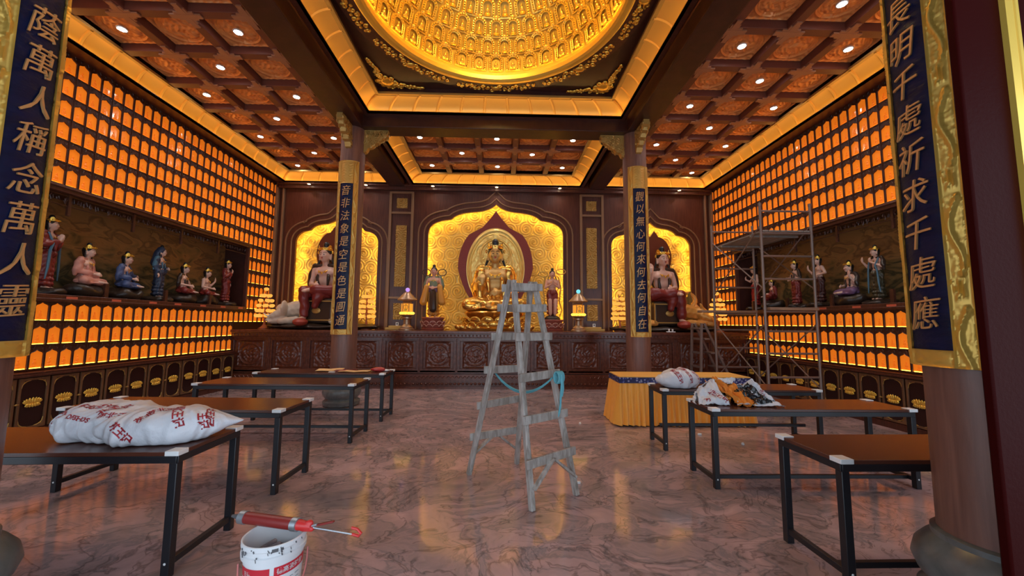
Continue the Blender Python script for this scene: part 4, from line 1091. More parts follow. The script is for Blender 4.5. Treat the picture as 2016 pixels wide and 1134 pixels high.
# --- attendants either side
c = dict(skin=SKIN, robe=OCHRE, top=GREEN, cover=False)
t, S = statue('standing attendant in grey green and ochre robes, left of the gilded statue', (-1.66, 10.30, ZA), 0, 1.46, 'stand', c, hat='none', arms=['lap', 'lap'], shawl=True)
for ch in t.children: ch.location.z += .34
lotus_base(t, .33, .34, 11, 2)
m = MB().cap((0, .0, .34+.80), (0, .0, .34+.92), .125, .115); m.build('green_top', GREEN, t); MB().lathe([(.150, .34+.66), (.155, .34+.72), (.145, .34+.80), (.13, .34+.84)], 20, (0, -.01, 0), 1, .78).build('sash', PURPLE, t)
m = MB().cap((.0, -.12, .34+.66), (.02, -.17, .34+.22), .085, .10); m.build('black_apron', BROWNR, t)
for s in (-1, 1): MB().cap((s*.17, -.08, .34+.80), (s*.24, -.12, .34+.40), .07, .10).build('sleeve', OCHRE, t)
for s in (-1, 1): MB().tube([(s*(.10+.11*(1-cos(a))), .03, .34+1.20+.09*sin(a)) for a in [2*pi*k/16 for k in range(16)]], .012, 6, closed=True).build('ribbon_loop', BROWNR, t)
c = dict(skin=SKIN, robe=DRED, top=DRED)
t, S = statue('bare chested standing child attendant in red shorts, right of the gilded statue', (1.51, 10.30, ZA), 0, 1.34, 'stand', c, hat='none', arms=['pray', 'pray'], shawl=False)
for ch in t.children: ch.location.z += .40
lotus_base(t, .33, .30, 11, 2); m = MB().ell((0, 0, .30), (.22, .18, .13), 16, 8); m.build('cloud_mound', ROCK, t)
m = MB()
for s in (-1, 1): m.tube([(s*(.11+.13*(1-cos(a))), .05, .40+1.16+.07*sin(a)+s*.04) for a in [2*pi*k/16 for k in range(16)]], .014, 6, closed=True); m.tube([(s*.18, .06, 1.45), (s*.24, .05, 1.15), (s*.20, .06, .8), (s*.27, .06, .55), (s*.2, .05, .38)], .018, 6)
m.build('ribbons', GOLDD, t)
# shorten the skirt of the child: bare shins in front
for s in (-1, 1): MB().cap((s*.075, -.13, .40+.40), (s*.06, -.10, .40+.06), .06, .042).build('shin', SKIN, t)

# --- side statues seated on beasts
for sd, x, beast, bl in (('left', -4.52, ELEPH, 'white beast'), ('right', 4.50, BEAST, 'amber dragon lion with a curled tail')):
    f = 1 if sd == 'left' else -1
    c = dict(skin=SKIN2, robe=DRED, top=BROWNR, crown=GOLD, halo=BROWNR)
    t, S = statue(f'seated crowned statue in dark red robe riding a beast in the {sd} niche', (x, 10.30, ZA+.14), radians(-6*f), 2.22, 'ease', c, arms=['up', 'lap'] if sd == 'right' else ['lap', 'up'], voxel=.042, mirror=(sd == 'right'))
    if sd == 'right':
        pass
    for ch in t.children: ch.location.z += .05
    m = MB(); m.box2((-.42, -.35, .02), (.42, .38, .66)); s_ = m.build('saddle_throne', BROWNR, t, bevel=.05); g = MB()
    for z in (.10, .58): g.box2((-.43, -.375, z-.015), (.43, -.345, z+.015))
    for q in (-1, 1): g.box2((q*.40, -.375, .10), (q*.43, -.345, .58))
    g.ell((0, -.36, .34), (.12, .02, .08), 12, 6); g.build('gilt_edging', GOLDD, s_)
    m = MB(); pr = [(.50*sin(a), 1.95-.62*cos(a)) for a in [pi*k/20 for k in range(18)]]; pts = pr+[(.12, 2.53), (0, 2.70), (-.12, 2.53)]+[(-x_, z) for x_, z in reversed(pr[1:])]
    m.poly([pts], lambda u, v, w_: (u, w_, v), .34, .40); m.build('halo_board', mat('brown red halo '+sd, (.13, .03, .015), .35), t, bevel=.015)
    m = MB().ell((-f*.26, -.58, .05), (.17, .2, .10), 14, 8); m.build('lotus_footrest', mat('footrest '+sd, (.36, .05, .03), .4), t)
    # beast
    b_ = thing('beast_statue', f'lying {bl} under the seated statue in the {sd} niche', 'statue', (x, 10.38, ZA+.14), 0)
    m = MB(); q = -f
    m.cap((-.45, .10, .34), (.55, .12, .34), .30, .28); m.cap((q*.62, .02, .40), (q*1.0, -.05, .34), .24, .19)
    m.ell((q*1.02, -.10, .34), (.20, .20, .20)); m.cap((q*.92, -.22, .10), (q*1.22, -.30, .07), .09, .075); m.cap((q*.60, -.30, .10), (q*.95, -.38, .07), .10, .08)
    m.cap((-q*.60, -.20, .12), (-q*.35, -.42, .08), .12, .08); m.cap((q*1.0, -.22, .30), (q*1.18, -.30, .20), .12, .09)
    if sd == 'left':
        m.tube([(q*1.10, -.25, .28), (q*1.24, -.33, .18), (q*1.30, -.36, .07), (q*1.20, -.40, .05)], [.07, .06, .045, .035], 8)
        for e in (-1, 1): m.ell((q*.90, -.12+e*.2, .40), (.05, .16, .20), 12, 8)
    else:
        for e in (-1, 1): m.cap((q*1.02, -.12+e*.10, .48), (q*.95, -.12+e*.13, .60), .05, .03)
    remesh(m, .020, 2, lambda v: .006*sin(v.x*40)*sin(v.z*36)).build('beast_body', beast, b_, smooth=60, fix=False)
    if sd == 'left':
        MB().ell((q*1.13, -.285, .37), .014, 8, 6).ell((q*1.20, -.22, .40), .014, 8, 6).build('eyes', HAIR, b_)
        w = MB()
        for e in (-1, 1): w.tube([(q*1.14, -.24+e*.07, .22), (q*1.28, -.30+e*.09, .20), (q*1.36, -.33+e*.09, .27)], [.022, .016, .006], 7)
        w.build('tusks', WHITEP, b_)
    else:
        w = MB(); w.tube([(q*.72+q*.30*cos(a)*.8, .05, .72+.20*sin(a)) for a in [-1.8+.32*k for k in range(15)]], [.085-.004*k for k in range(15)], 8); w.build('tail', beast, b_)
        w = MB(); rnd = random.Random(3)
        for k in range(16):
            xx = q*(.28+.05*k*.6+rnd.uniform(-.05, .05)); zz = .62+rnd.uniform(-.06, .12); w.tube([(xx, .0, zz-.14), (xx+q*.05, -.03, zz+.02), (xx+q*.02, -.02, zz+.16), (xx+q*.07, -.02, zz+.25)], [.05, .045, .03, .006], 6)
        w.build('flame_mane', mat('bronze green mane', (.30, .20, .05), .35, metal=.4), b_)
        MB().ell((q*1.12, -.29, .40), .016, 8, 6).build('eyes', HAIR, b_)
    r = rock_base(None, 1.42, .60, .165, 3 if sd == 'left' else 6); r.location = (x, 10.34, ZA-.005)
    tag(r, f'dark carved cloud base under the statues of the {sd} niche', 'base')

# --- figures in the mural cases
def mural_fig(s, y, zt, pose, label, c, arms, hat='crown', rz=0, turn=0.0, scarf=False, shawl=True, dx=.27, zb=MZ0+.035):
    x = s*(6.35+dx)
    base = .10 if pose == 'stand' else .22
    t, S = statue(label, (x, y, zb), -s*pi/2+rz, zt-zb-base, pose, c, hat=hat, arms=arms, turn=turn, scarf=scarf, shawl=shawl, voxel=.052, group=None)
    for ch in t.children: ch.location.z += base
    rx = {'stand': .20, 'lotus': .31, 'ease': .27}[pose]
    if pose == 'ease':
        for ch in t.children: ch.location.z -= .14
    rock_base(t, rx, .24 if pose == 'stand' else .26, base+.02, int(y*10))
    p = MB().box2((-.075, -.305, -.060+.02), (.075, -.285, .02)); 
    return t
def C_(skin, robe, top=None, cover=False, **k): return dict(skin=skin, robe=robe, top=top or robe, cover=cover, **k)
mural_fig(-1, 5.86, 3.20, 'stand', 'tall standing statue in red robe with joined hands in the left mural case', C_(SKIN2, DRED, cover=True), ['pray', 'pray'], scarf=True, rz=.5)
mural_fig(-1, 6.42, 2.90, 'lotus', 'seated statue in pink robe in the left mural case', C_(SKIN2, PINK, cover=True), ['lap', 'lap'], rz=.35)
mural_fig(-1, 7.07, 2.88, 'lotus', 'seated statue in blue robe with one arm stretched out in the left mural case', C_(SKIN2, BLUE, BLUE, cover=True), ['lap', 'out'], rz=.45)
mural_fig(-1, 7.76, 3.12, 'stand', 'standing hooded statue in dark blue robe in the left mural case', C_(SKIN2, mat('night blue robe', (.022, .035, .075), .4), TEALR, cover=True), ['down', 'lap'], hat='hood', rz=.4)
mural_fig(-1, 8.35, 2.88, 'lotus', 'bare chested seated statue in red skirt beside the hooded statue in the left mural case', C_(SKIN2, DRED, BROWNR), ['lap', 'knee'], rz=.4)
mural_fig(-1, 8.98, 2.87, 'lotus', 'bare chested seated statue in red skirt with raised hand in the left mural case', C_(SKIN2, DRED, BROWNR), ['lap', 'up'], rz=.4, shawl=False)
mural_fig(-1, 9.62, 3.15, 'stand', 'standing statue in red robe at the altar end of the left mural case', C_(SKIN2, DRED, cover=True), ['chest', 'down'], rz=.35)
mural_fig(1, 9.62, 3.18, 'stand', 'bare chested statue in red skirt pointing aside, altar end of the right mural case', C_(SKIN2, RED, BROWNR), ['point', 'down'], rz=-.35, shawl=False)
mural_fig(1, 9.00, 2.88, 'ease', 'seated statue in dark red robe with white necklace in the right mural case', C_(SKIN2, DRED, cover=True), ['lap', 'lap'], rz=-.3)
mural_fig(1, 8.26, 3.08, 'stand', 'standing statue in red skirt and brown shawl in the right mural case', C_(SKIN2, DRED, BROWNR), ['out', 'lap'], rz=-.3)
mural_fig(1, 7.63, 3.08, 'stand', 'bare chested standing statue with raised hand behind the scaffold pole', C_(SKIN2, mat('wine skirt', (.06, .014, .012), .4), BROWNR), ['up', 'hip'], rz=-.3, shawl=False)
mural_fig(1, 6.94, 2.86, 'lotus', 'seated statue in purple robe in the right mural case', C_(SKIN2, PURPLE, BROWNR), ['lap', 'up'], rz=-.25)
mural_fig(1, 6.42, 3.03, 'stand', 'tall standing statue with a grey blue scarf, nearest the viewer in the right mural case', C_(SKIN2, mat('olive skirt', (.05, .04, .018), .4), BROWNR), ['up', 'chest'], rz=-.25, scarf=True)
for s, ys in ((-1, (5.95, 6.62, 7.3, 7.85, 8.5, 9.1, 9.7)), (1, (9.2, 8.6, 7.9, 7.2, 6.5, 5.9))):
    for i, y in enumerate(ys):
        o = MB().box((0, 0, 0), (.15, .012, .05)).build('name_tag', TAG, bevel=.002); o.location = (s*6.282, y, 1.905); o.rotation_euler = (0, 0, -s*pi/2)
        n = (len(ys)-1-i if s < 0 else i)
        tag(o, f'small red name tag under the {"left" if s < 0 else "right"} mural case, {ORD[n]} from the altar', 'name tag', f'red name tags on the {"left" if s < 0 else "right"} mural case')

# ================================================================== FURNITURE AND LOOSE THINGS
def make_table(L, W_, label, loc, rz, group, stretch_y=0.0, sz=.085, bar=True):
    t = thing('folding_table', label, 'table', loc, rz, group)
    MB().box((0, 0, .7475), (L, W_, .025)).build('table_top', LAMIN, t, bevel=.003)
    m = MB()
    for s in (-1, 1): m.box((0, s*(W_/2-.022), .712), (L-.02, .040, .045)); m.box((s*(L/2-.022), 0, .712), (.040, W_-.02, .045))
    m.build('apron_frame', BLACK, t, bevel=.003)
    for sx in (-1, 1):
        for sy in (-1, 1):
            l = MB().box((sx*(L/2-.03), sy*(W_/2-.03), .345), (.050, .050, .690)).build('leg', BLACK, t, bevel=.004)
            MB().ell((sx*(L/2-.03), sy*(W_/2-.03)+sy*.026, .09), (.008, .004, .008), 8, 5).build('bolt', WHITEP, l)
            g = MB().box((sx*(L/2-.035), sy*(W_/2-.035), .752), (.085, .085, .030))
            g.build('corner_guard', WHITEP, t, bevel=.003)
        MB().box((sx*(L/2-.03), 0, .085), (.036, W_-.10, .040)).build('end_stretcher', BLACK, t, bevel=.003)
    if bar: MB().box((0, stretch_y, sz), (L-.10, .034, .036)).build('long_stretcher', BLACK, t, bevel=.003)
    return t
TL = 2.05
make_table(TL+.05, .62, 'dark topped black framed table at the near left, under the two white sacks', (-1.915-TL/2, 2.87, 0), radians(1), 'folding tables', .16, bar=False)
make_table(TL+.05, .585, 'dark topped black framed table behind the sack table on the left', (-1.92-TL/2, 4.08, 0), radians(-2), 'folding tables', .2, bar=False)
make_table(TL+.08, .62, 'dark topped empty black framed table, second from the altar on the left', (-1.835-TL/2, 5.60, 0), radians(-1), 'folding tables', .2)
make_table(TL+.08, .56, 'dark topped black framed table with yellow papers, nearest the altar on the left', (-1.77-TL/2, 6.71, 0), radians(-2), 'folding tables', .2)
make_table(TL, .56, 'empty dark topped black framed table at the near right beside the column', (2.25+TL/2, 2.69, 0), radians(0), 'folding tables', -.16)
make_table(TL, .53, 'dark topped black framed table under the torn bag with the orange cloth', (2.235+TL/2, 4.09, 0), radians(-.5), 'folding tables', -.16)
make_table(TL, .52, 'dark topped black framed table in front of the yellow skirted table', (2.22+TL/2, 5.21, 0), radians(-1), 'folding tables', 0, .26)

# yellow skirted table
t = thing('skirted_table', 'long table with yellow pleated skirt and blue brocade border below the altar', 'table', (3.09, 6.48, 0), radians(-1))
hx, hy = 1.05, .31
MB().box((0, 0, .745), (2*hx, 2*hy, .03)).build('yellow_top', YTOP, t, bevel=.006)
m = MB(); z0, z1 = .655, .745
for s in (-1, 1): m.box2((-hx-.004, s*(hy+.001), z0), (hx+.004, s*(hy+.009), z1)); m.box2((s*(hx+.001), -hy-.004, z0), (s*(hx+.009), hy+.004, z1))
m.build('brocade_border', BROC, t)
per = []
N_ = 420; P4 = [(-hx, -hy), (hx, -hy), (hx, hy), (-hx, hy)]
for e in range(4):
    a, b_ = P4[e], P4[(e+1) % 4]; n_ = 240 if e % 2 == 0 else 80
    nx, ny = [(0, -1), (1, 0), (0, 1), (-1, 0)][e]
    for i in range(n_): q = i/n_; per.append((a[0]+(b_[0]-a[0])*q, a[1]+(b_[1]-a[1])*q, nx, ny))
m = MB(); zs = [.67, .64, .58, .45, .30, .15, .02]; n_ = len(per); ph = 0
pls = []; rnd = random.Random(11)
ph = 0
for i in range(n_): ph += rnd.uniform(.38, .85); pls.append(ph)
for z in zs:
    q = (.67-z)/.65
    for i, (x, y, nx, ny) in enumerate(per):
        d = -.002+.09*q**1.1+(.030*q**.5)*sin(pls[i])+.006*q*sin(pls[i]*2.3+1)
        m.v.append((x+nx*d+(.02*q*(1 if x > 0 else -1) if nx == 0 else 0), y+ny*d, z+.006*sin(i*.11)*q))
for j in range(len(zs)-1):
    for i in range(n_): m.f.append((j*n_+i, j*n_+(i+1) % n_, (j+1)*n_+(i+1) % n_, (j+1)*n_+i))
m.build('pleated_skirt', ORANGE, t, smooth=70)

# ---- sacks
def bvh_text(obj_mb, M, texts, mtl, parent, size=.1, lift=.0022):
    """print words on a sack: lay flat letters over it and drop them onto its surface"""
    tree = BVHTree.FromPolygons([Vector(v) for v in obj_mb.v], obj_mb.f)
    for txt, u, ang, sz, d in texts:
        tm = text_mb(txt, sz, .0005, .035, 0, 8); c = MB(); ok = []
        d = Vector(d).normalized(); X = Vector((0, 0, 1)).cross(-d); X = X.normalized() if X.length > .1 else Vector((1, 0, 0)); Y = (-d).cross(X)
        o0 = Vector((u[0], u[1], u[2])) - d*1.0
        for q in tm.v:
            x = q[0]*cos(ang)-q[1]*sin(ang); y = q[0]*sin(ang)+q[1]*cos(ang)
            h = tree.ray_cast(o0+X*x+Y*y, d)
            if h[0] is None: c.v.append((0, 0, 0)); ok.append(False)
            else: c.v.append(tuple(h[0]+h[1]*(lift if h[1].dot(d) < 0 else -lift))); ok.append(True)
        c.f = [f for f in tm.f if all(ok[i] for i in f)]
        if c.f: c.build('red_print', mtl, parent, smooth=0, fix=False)
def sack_mb(L, W_, H, seed, taper=0.35, tip=(0, 0), nu=96, nv=64):
    m = MB(); rnd = random.Random(seed)
    for i in range(nu+1):
        q = i/nu; x = -L/2+L*q
        prof = max(0, 1-abs(2*q-1)**2.6)**.55
        if tip[0] and q > .55: k = (q-.55)/.45; prof *= 1-tip[0]*k**1.4
        if tip[1] and q < .45: k = (.45-q)/.45; prof *= 1-tip[1]*k**1.4
        for j in range(nv):
            a = 2*pi*j/nv; cx, cz = cos(a), sin(a)
            cx = abs(cx)**.85*(1 if cx > 0 else -1); cz = abs(cz)**.85*(1 if cz > 0 else -1)
            p = Vector((x, cx*W_/2*prof, cz*H/2*prof))
            nn = noise.noise(Vector((x*5+seed, p.y*5, p.z*5)))*.14+noise.noise(Vector((x*14, p.y*9+seed, p.z*9)))*.09
            wr = .075*sin(26*x+9*noise.noise(Vector((x*4, p.y*6, seed)))*2+5*a*.4)*(.25+abs(2*q-1)**2)
            f = 1+nn*1.2+wr
            y, z = p.y*f, p.z*f
            z = z if z > -H*.36 else -H*.36+(z+H*.36)*.10
            m.v.append((x, y, z+H*.40))
    for i in range(nu):
        for j in range(nv):
            a = i*nv+j; b_ = i*nv+(j+1) % nv; m.f.append((a, b_, b_+nv, a+nv))
    m.f.append(tuple(range(nv))[::-1]); m.f.append(tuple(nu*nv+j for j in range(nv)))
    return m
def sack(label, loc, rz, L, W_, H, seed, texts, tip=(0, 0)):
    t = thing('woven_sack', label, 'sack', loc, rz)
    m = sack_mb(L, W_, H, seed, tip=tip); z = min(v[2] for v in m.v); m.v = [(a, b_, c-z) for a, b_, c in m.v]
    m.build('bag', SACK, t, smooth=75)
    bvh_text(m, None, texts, REDINK, t)
    return t
F = (0, 1, -.62); T = (0, .35, -1)
sack('white woven sack with red print, left one on the near left table', (-2.63, 2.93, .762), radians(-6), .78, .46, .27, 3, [
    ('苏北王记', (-.02, -.1, .2), .15, .062, T), ('北王记', (.12, -.1, .2), 1.15, .06, T), ('苏北', (-.22, -.1, .16), -.6, .05, F), ('SOFSHOS', (-.02, -.1, .10), -.12, .040, F), ('王记', (-.27, -.15, .10), 1.2, .05, F), ('苏北王', (.18, -.1, .14), .2, .045, F)])
sack('white woven sack with a pointed corner, right one on the near left table', (-2.16, 2.86, .762), radians(17), .86, .42, .26, 8, [
    ('北王记', (.08, -.1, .16), -1.2, .062, F), ('王记', (.22, -.1, .12), -1.25, .055, F), ('北王记', (.24, -.06, .14), -1.3, .05, T), ('苏北', (-.10, -.1, .16), .9, .05, F), ('苏王记', (-.20, -.1, .05), -.75, .055, F), ('苏北王记', (-.02, -.05, .2), .55, .05, T)], tip=(.80, .1))
sack('full white sack with red print on the table in front of the yellow skirt', (2.50, 5.18, .762), radians(8), .62, .40, .27, 5, [
    ('苏北王记', (-.08, -.1, .14), -1.3, .055, F), ('苏北王记', (.06, -.1, .14), -1.4, .055, F), ('北王记', (.20, -.1, .14), -1.2, .055, F), ('苏北王记', (.0, -.02, .2), .1, .05, T)], tip=(0, .5))
# torn open bag with orange cloth and black plastic
t = thing('torn_bag', 'torn white bag spilling orange cloth and black plastic on the right table', 'bag', (2.60, 4.14, .762), 0)
def crumple(c, r, seed, amp=.25, n=40, m_=24, fr=6):
    m = MB().ell((0, 0, 0), r, n, m_)
    for i, v in enumerate(m.v):
        p = Vector(v); k = 1+amp*noise.noise(p*fr+Vector((seed, 0, 0)))+amp*.6*abs(noise.noise(p*fr*2.6+Vector((0, seed, 0))))-.1
        q = p*k; m.v[i] = (q.x+c[0], q.y+c[1], max(.001, q.z+c[2]))
    return m
def sheet(c4, seed, amp=.03, n=22):
    """creased bag film stretched between four corners"""
    m = MB(); A, B_, C, D = [Vector(q) for q in c4]
    for j in range(n+1):
        for i in range(n+1):
            u, v = i/n, j/n; p = A*(1-u)*(1-v)+B_*u*(1-v)+C*u*v+D*(1-u)*v
            k = noise.noise(Vector((u*3+seed, v*3, 0)))+.8*abs(noise.noise(Vector((u*7, v*7+seed, 1))))
            nrm = (B_-A).cross(D-A).normalized(); q = p+nrm*amp*k*1.3; q.z = max(.002, q.z); m.v.append(tuple(q))
    for j in range(n):
        for i in range(n): a = j*(n+1)+i; m.f.append((a, a+1, a+n+2, a+n+1))
    return m
def film(m, nm='white_bag', mt=None):
    o = m.build(nm, mt or SACK, t, smooth=60, fix=False); k = o.modifiers.new('thick', 'SOLIDIFY'); k.thickness = .0015; return o
a = sheet([(-.40, -.12, .004), (-.10, -.16, .004), (-.13, .10, .235), (-.33, .08, .10)], 4, .035); film(a)
bvh_text(a, None, [('北王记', (-.17, -.1, .10), -1.0, .06, F), ('苏', (-.30, -.1, .05), .3, .05, F)], REDINK, t)
film(sheet([(-.42, -.10, .004), (-.32, .10, .10), (-.14, .12, .235), (-.25, .30, .004)], 5, .03))
a = sheet([(.20, -.10, .10), (.40, -.15, .01), (.26, .06, .235), (.16, .05, .16)], 9, .04); film(a); bvh_text(a, None, [('苏北王记', (.29, -.1, .11), .9, .045, F)], REDINK, t)
film(sheet([(.40, -.15, .01), (.42, .20, .004), (.24, .16, .17), (.26, .06, .235)], 12, .04))
film(sheet([(-.16, .08, .225), (.20, .04, .15), (.26, .20, .03), (-.14, .28, .02)], 14, .05))
film(sheet([(-.05, -.20, .014), (.42, -.24, .012), (.40, -.08, .03), (.02, -.08, .05)], 24, .025))
film(sheet([(-.12, .08, .23), (.02, .0, .20), (.10, .06, .24), (-.05, .16, .22)], 26, .03))
BPL = mat('black plastic film', (.012, .012, .014), .22)
crumple((.14, -.0, .06), (.13, .13, .09), 17, .45).build('black_plastic', BPL, t, smooth=60)
film(sheet([(.04, -.02, .15), (.22, .02, .20), (.34, -.19, .02), (.12, -.20, .03)], 52, .06, 26), 'black_plastic', BPL)
film(sheet([(-.10, .10, .20), (.16, .06, .17), (.18, .18, .05), (-.08, .22, .06)], 55, .05, 26), 'black_plastic', BPL)
ORC = mat('orange cloth', (.80, .26, .025), .7, bump=(30, .3))
film(sheet([(-.20, .14, .225), (-.02, .10, .235), (.17, -.20, .012), (.02, -.24, .012)], 41, .075, 30), 'orange_cloth', ORC)
film(sheet([(-.08, .02, .17), (.06, .05, .19), (.13, -.20, .05), (-.02, -.20, .015)], 47, .07, 30), 'orange_cloth', ORC)

# papers and packets on the far left table
for (x, y, rz_, sx, sy, lab, mm) in ((-2.78, 6.82, .25, .42, .34, 'creased yellow paper on the far left table, left of the red packets', PAPER), (-2.30, 6.64, -.04, .50, .20, 'flat yellow paper strip in the middle of the far left table', PAPER)):
    m = MB(); nu, nv = 14, 10; X, Y = np.meshgrid(np.linspace(-sx/2, sx/2, nu+1), np.linspace(-sy/2, sy/2, nv+1)); m.grid(np.stack([X, Y, .006+.010*np.abs(np.sin(X*9+2*Y))], -1), nu, nv)
    o = m.build('paper_sheet', mm, fix=False); o.location = (x, y, .760); o.rotation_euler = (0, 0, rz_); s_ = o.modifiers.new('thick', 'SOLIDIFY'); s_.thickness = .002; tag(o, lab, 'paper')
for x, y, lab, mm, sx, sy, sz in ((-2.56, 6.70, 'dark red folded packet between the yellow papers', DRED, .17, .12, .018), (-2.47, 6.85, 'thin dark red strip behind the yellow papers', DRED, .26, .07, .012), (-2.64, 6.55, 'small white slip beside the creased yellow paper', WHITEP, .10, .05, .008)):
    o = MB().box((0, 0, sz/2), (sx, sy, sz)).build('packet', mm, bevel=.004); o.location = (x, y, .761); o.rotation_euler = (0, 0, .12); tag(o, lab, 'packet')
t = thing('plastic_packet', 'crumpled red and white plastic packet at the right end of the far left table', 'packet', (-1.93, 6.68, .762), .1)
crumple((-.02, 0, .03), (.13, .08, .04), 31, .4).build('red_wrap', mat('red wrap', (.42, .03, .03), .3), t, smooth=60); crumple((.09, .03, .015), (.10, .06, .02), 35, .4).build('white_wrap', WHITEP, t, smooth=60)

# ---- wooden trestle ladder
t = thing('trestle_ladder', 'old paint spattered wooden trestle stepladder standing in the middle of the floor', 'ladder', (.362, 3.98, 0))
O_ = Vector((.362, 3.98, 0)); d = Vector((.826, .564, 0)); AP = Vector((.362, 3.98, 2.0))
def frame(A, B, apex_shift, zs, side, top):
    A = Vector((*A, 0)); B = Vector((*B, 0)); n = Vector((-d.y, d.x, 0))*side
    TA = AP-d*.135*apex_shift+n*.028; TB = AP+d*.135*apex_shift+n*.028; TA.z = TB.z = top
    for p, q in ((A, TA), (B, TB)): MB().bar(p-O_, q-O_, .052, .046, d).build('rail', OLDWOOD, t, bevel=.006)
    for i, z in enumerate(zs):
        pa = A+(TA-A)*(z/top); pb = B+(TB-B)*(z/top); e = (pb-pa).normalized(); off = n*.042
        rnd = random.Random(i*7+int(side*3)); tilt = rnd.uniform(-.014, .014)
        MB().bar(pa-e*.055+off-O_+Vector((0, 0, tilt)), pb+e*.055+off-O_-Vector((0, 0, tilt)), .026, .078, (0, 0, 1)).build('rung', OLDWOOD, t, bevel=.005)
    z = zs[-1]; pa = A+(TA-A)*(z/top); pb = B+(TB-B)*(z/top); mid = (pa+pb)/2+n*.062
    for p, q in ((A, TA), (B, TB)):
        e = p+(q-p)*(.17/top); MB().bar(mid-O_+(e-mid)*.02, e+n*.045-O_, .022, .046, n).build('brace', OLDWOOD, t, bevel=.004)
frame((.426, 3.43), (.862, 3.728), 1.0, (1.955, 1.74, 1.457, 1.091, .724, .377), -1, 2.02)
frame((-.178, 4.232), (.337, 4.538), 1.0, (1.955, 1.744, 1.448, 1.096, .74, .391), 1, 2.03)
# rope tied to its rungs
rp = thing('rope', 'teal rope tied to a rung of the wooden stepladder and sagging across', 'rope', (.70, 3.60, 1.09))
m = MB(); kx = Vector((.665, 3.665, 1.09)); o3 = Vector((.70, 3.60, 1.09)); nf = Vector((d.y, -d.x, 0))
for k in range(6):
    c_ = kx+d*(.012*k-.03)+nf*.040
    m.tube([c_+nf*.030*cos(a)*1.2+Vector((0, 0, .052*sin(a))) - o3 for a in [2*pi*j/14 for j in range(14)]], .0085, 6, closed=True)
kk = kx+nf*.075
m.tube([kk+Vector((.0, 0, .03))-o3, kk+Vector((.004, -.005, -.06))-o3, kk+Vector((-.006, -.004, -.14))-o3, kk+Vector((-.012, 0, -.25))-o3, kk+Vector((-.022, 0, -.31))-o3, kk+Vector((-.03, 0, -.35))-o3], [.012, .014, .011, .009, .010, .005], 7)
m.tube([kk+Vector((.012, 0, .0))-o3, kk+Vector((.016, -.003, -.10))-o3, kk+Vector((.004, 0, -.17))-o3], [.009, .008, .007], 6)
for dz in (0, .018):
    a = Vector((.025, 4.235, 1.14)); b_ = kx+Vector((-.03, .02, -.01)); pts = []
    for j in range(15): q = j/14; p = a+(b_-a)*q; p.z -= (.22+dz)*4*q*(1-q)*.9; pts.append(p-o3)
    m.tube(pts, .008, 6)
m.build('cord', TEAL, rp, smooth=60)

# ---- scaffold tower
sc_ = thing('scaffold_tower', 'steel frame scaffold tower before the right mural case', 'scaffold', (5.41, 7.73, 0)); O_ = Vector((5.41, 7.73, 0))
ZJ, ZT = 1.90, 3.84
def fr(y, x0, x1, za, zb, rungs):
    m = MB()
    for x in (x0, x1): m.tube([Vector((x, y, za))-O_, Vector((x, y, zb))-O_], .024, 10); m.tube([Vector((x, y, zb-.03))-O_, Vector((x, y, zb+.02))-O_], .029, 10)
    for z in rungs: m.tube([Vector((x0, y, z))-O_, Vector((x1, y, z))-O_], .019, 8)
    return m.build('frame', SCAFF, sc_)
for y in (6.90, 8.56):
    fr(y, 4.945, 5.90, .16, ZJ, (.657, 1.08, 1.48, 1.84)); fr(y, 4.945, 5.90, ZJ, ZT, (2.435, 2.86, 3.29, 3.71))
    for x in (4.945, 5.90):
        w_ = MB().tube([Vector((x-.02, y, .075))-O_, Vector((x+.02, y, .075))-O_], .07, 18); w_.box(Vector((x, y, .14))-O_, (.05, .06, .06)); w_.build('castor', BLACK, sc_)
for x in (4.945, 5.90):
    for za, zb in ((.45, 1.62), (2.25, 3.45)):
        m = MB(); m.tube([Vector((x, 6.90, za))-O_, Vector((x, 8.56, zb))-O_], .012, 6); m.build('cross_brace', SCAFF, sc_)
        m = MB(); m.tube([Vector((x, 6.90, zb))-O_, Vector((x, 8.56, za))-O_], .012, 6); m.build('cross_brace', SCAFF, sc_)
dk = MB()
for k in range(8): dk.box2((4.97+.112*k-O_.x, 6.88-O_.y, 3.315), (5.07+.112*k-O_.x, 8.58-O_.y, 3.345))
dk.box2((4.96-O_.x, 7.2-O_.y, 3.28), (5.89-O_.x, 7.25-O_.y, 3.315)); dk.box2((4.96-O_.x, 8.2-O_.y, 3.28), (5.89-O_.x, 8.25-O_.y, 3.315))
dk.build('deck', mat('grey deck boards', (.20, .17, .15), .7, var=((.28, .24, .21), 3, (8, 1, 8))), sc_, bevel=.004)
for y, x0, x1, lab in ((6.90, 4.98, 5.88, 'rough timber plank across the near frame of the scaffold tower'), (8.56, 4.60, 5.86, 'rough timber plank across the far frame of the scaffold tower')):
    o = MB().box((0, 0, 0), (x1-x0, .20, .05)).build('plank', PLANK, bevel=.005); o.location = ((x0+x1)/2, y, 1.886); tag(o, lab, 'plank')

# second ladder leaning open behind the skirted table
t = thing('folding_ladder', 'dark wooden folding stepladder behind the yellow skirted table, left of the scaffold', 'ladder', (4.95, 9.0, 0)); 
for x in (-.22, .22):
    yo = .0
    MB().bar((-.28, x, 0), (-.20, x, 1.62), .05, .045, (0, 1, 0)).build('rail', OLDB if False else SCAFF, t, bevel=.004)
    MB().bar((.58, x, 0), (-.14, x, 1.62), .05, .045, (0, 1, 0)).build('rail', SCAFF, t, bevel=.004)
for z in (.30, .62, .94, 1.26, 1.5):
    q = z/1.62; x0 = -.27+.08*q; x1 = .58-.72*q
    MB().box(((x1-.06), 0, z), (.20, .44, .03)).build('tread', SCAFF, t, bevel=.004)
    MB().box((x0, 0, z), (.03, .46, .05)).build('rung', SCAFF, t, bevel=.004)

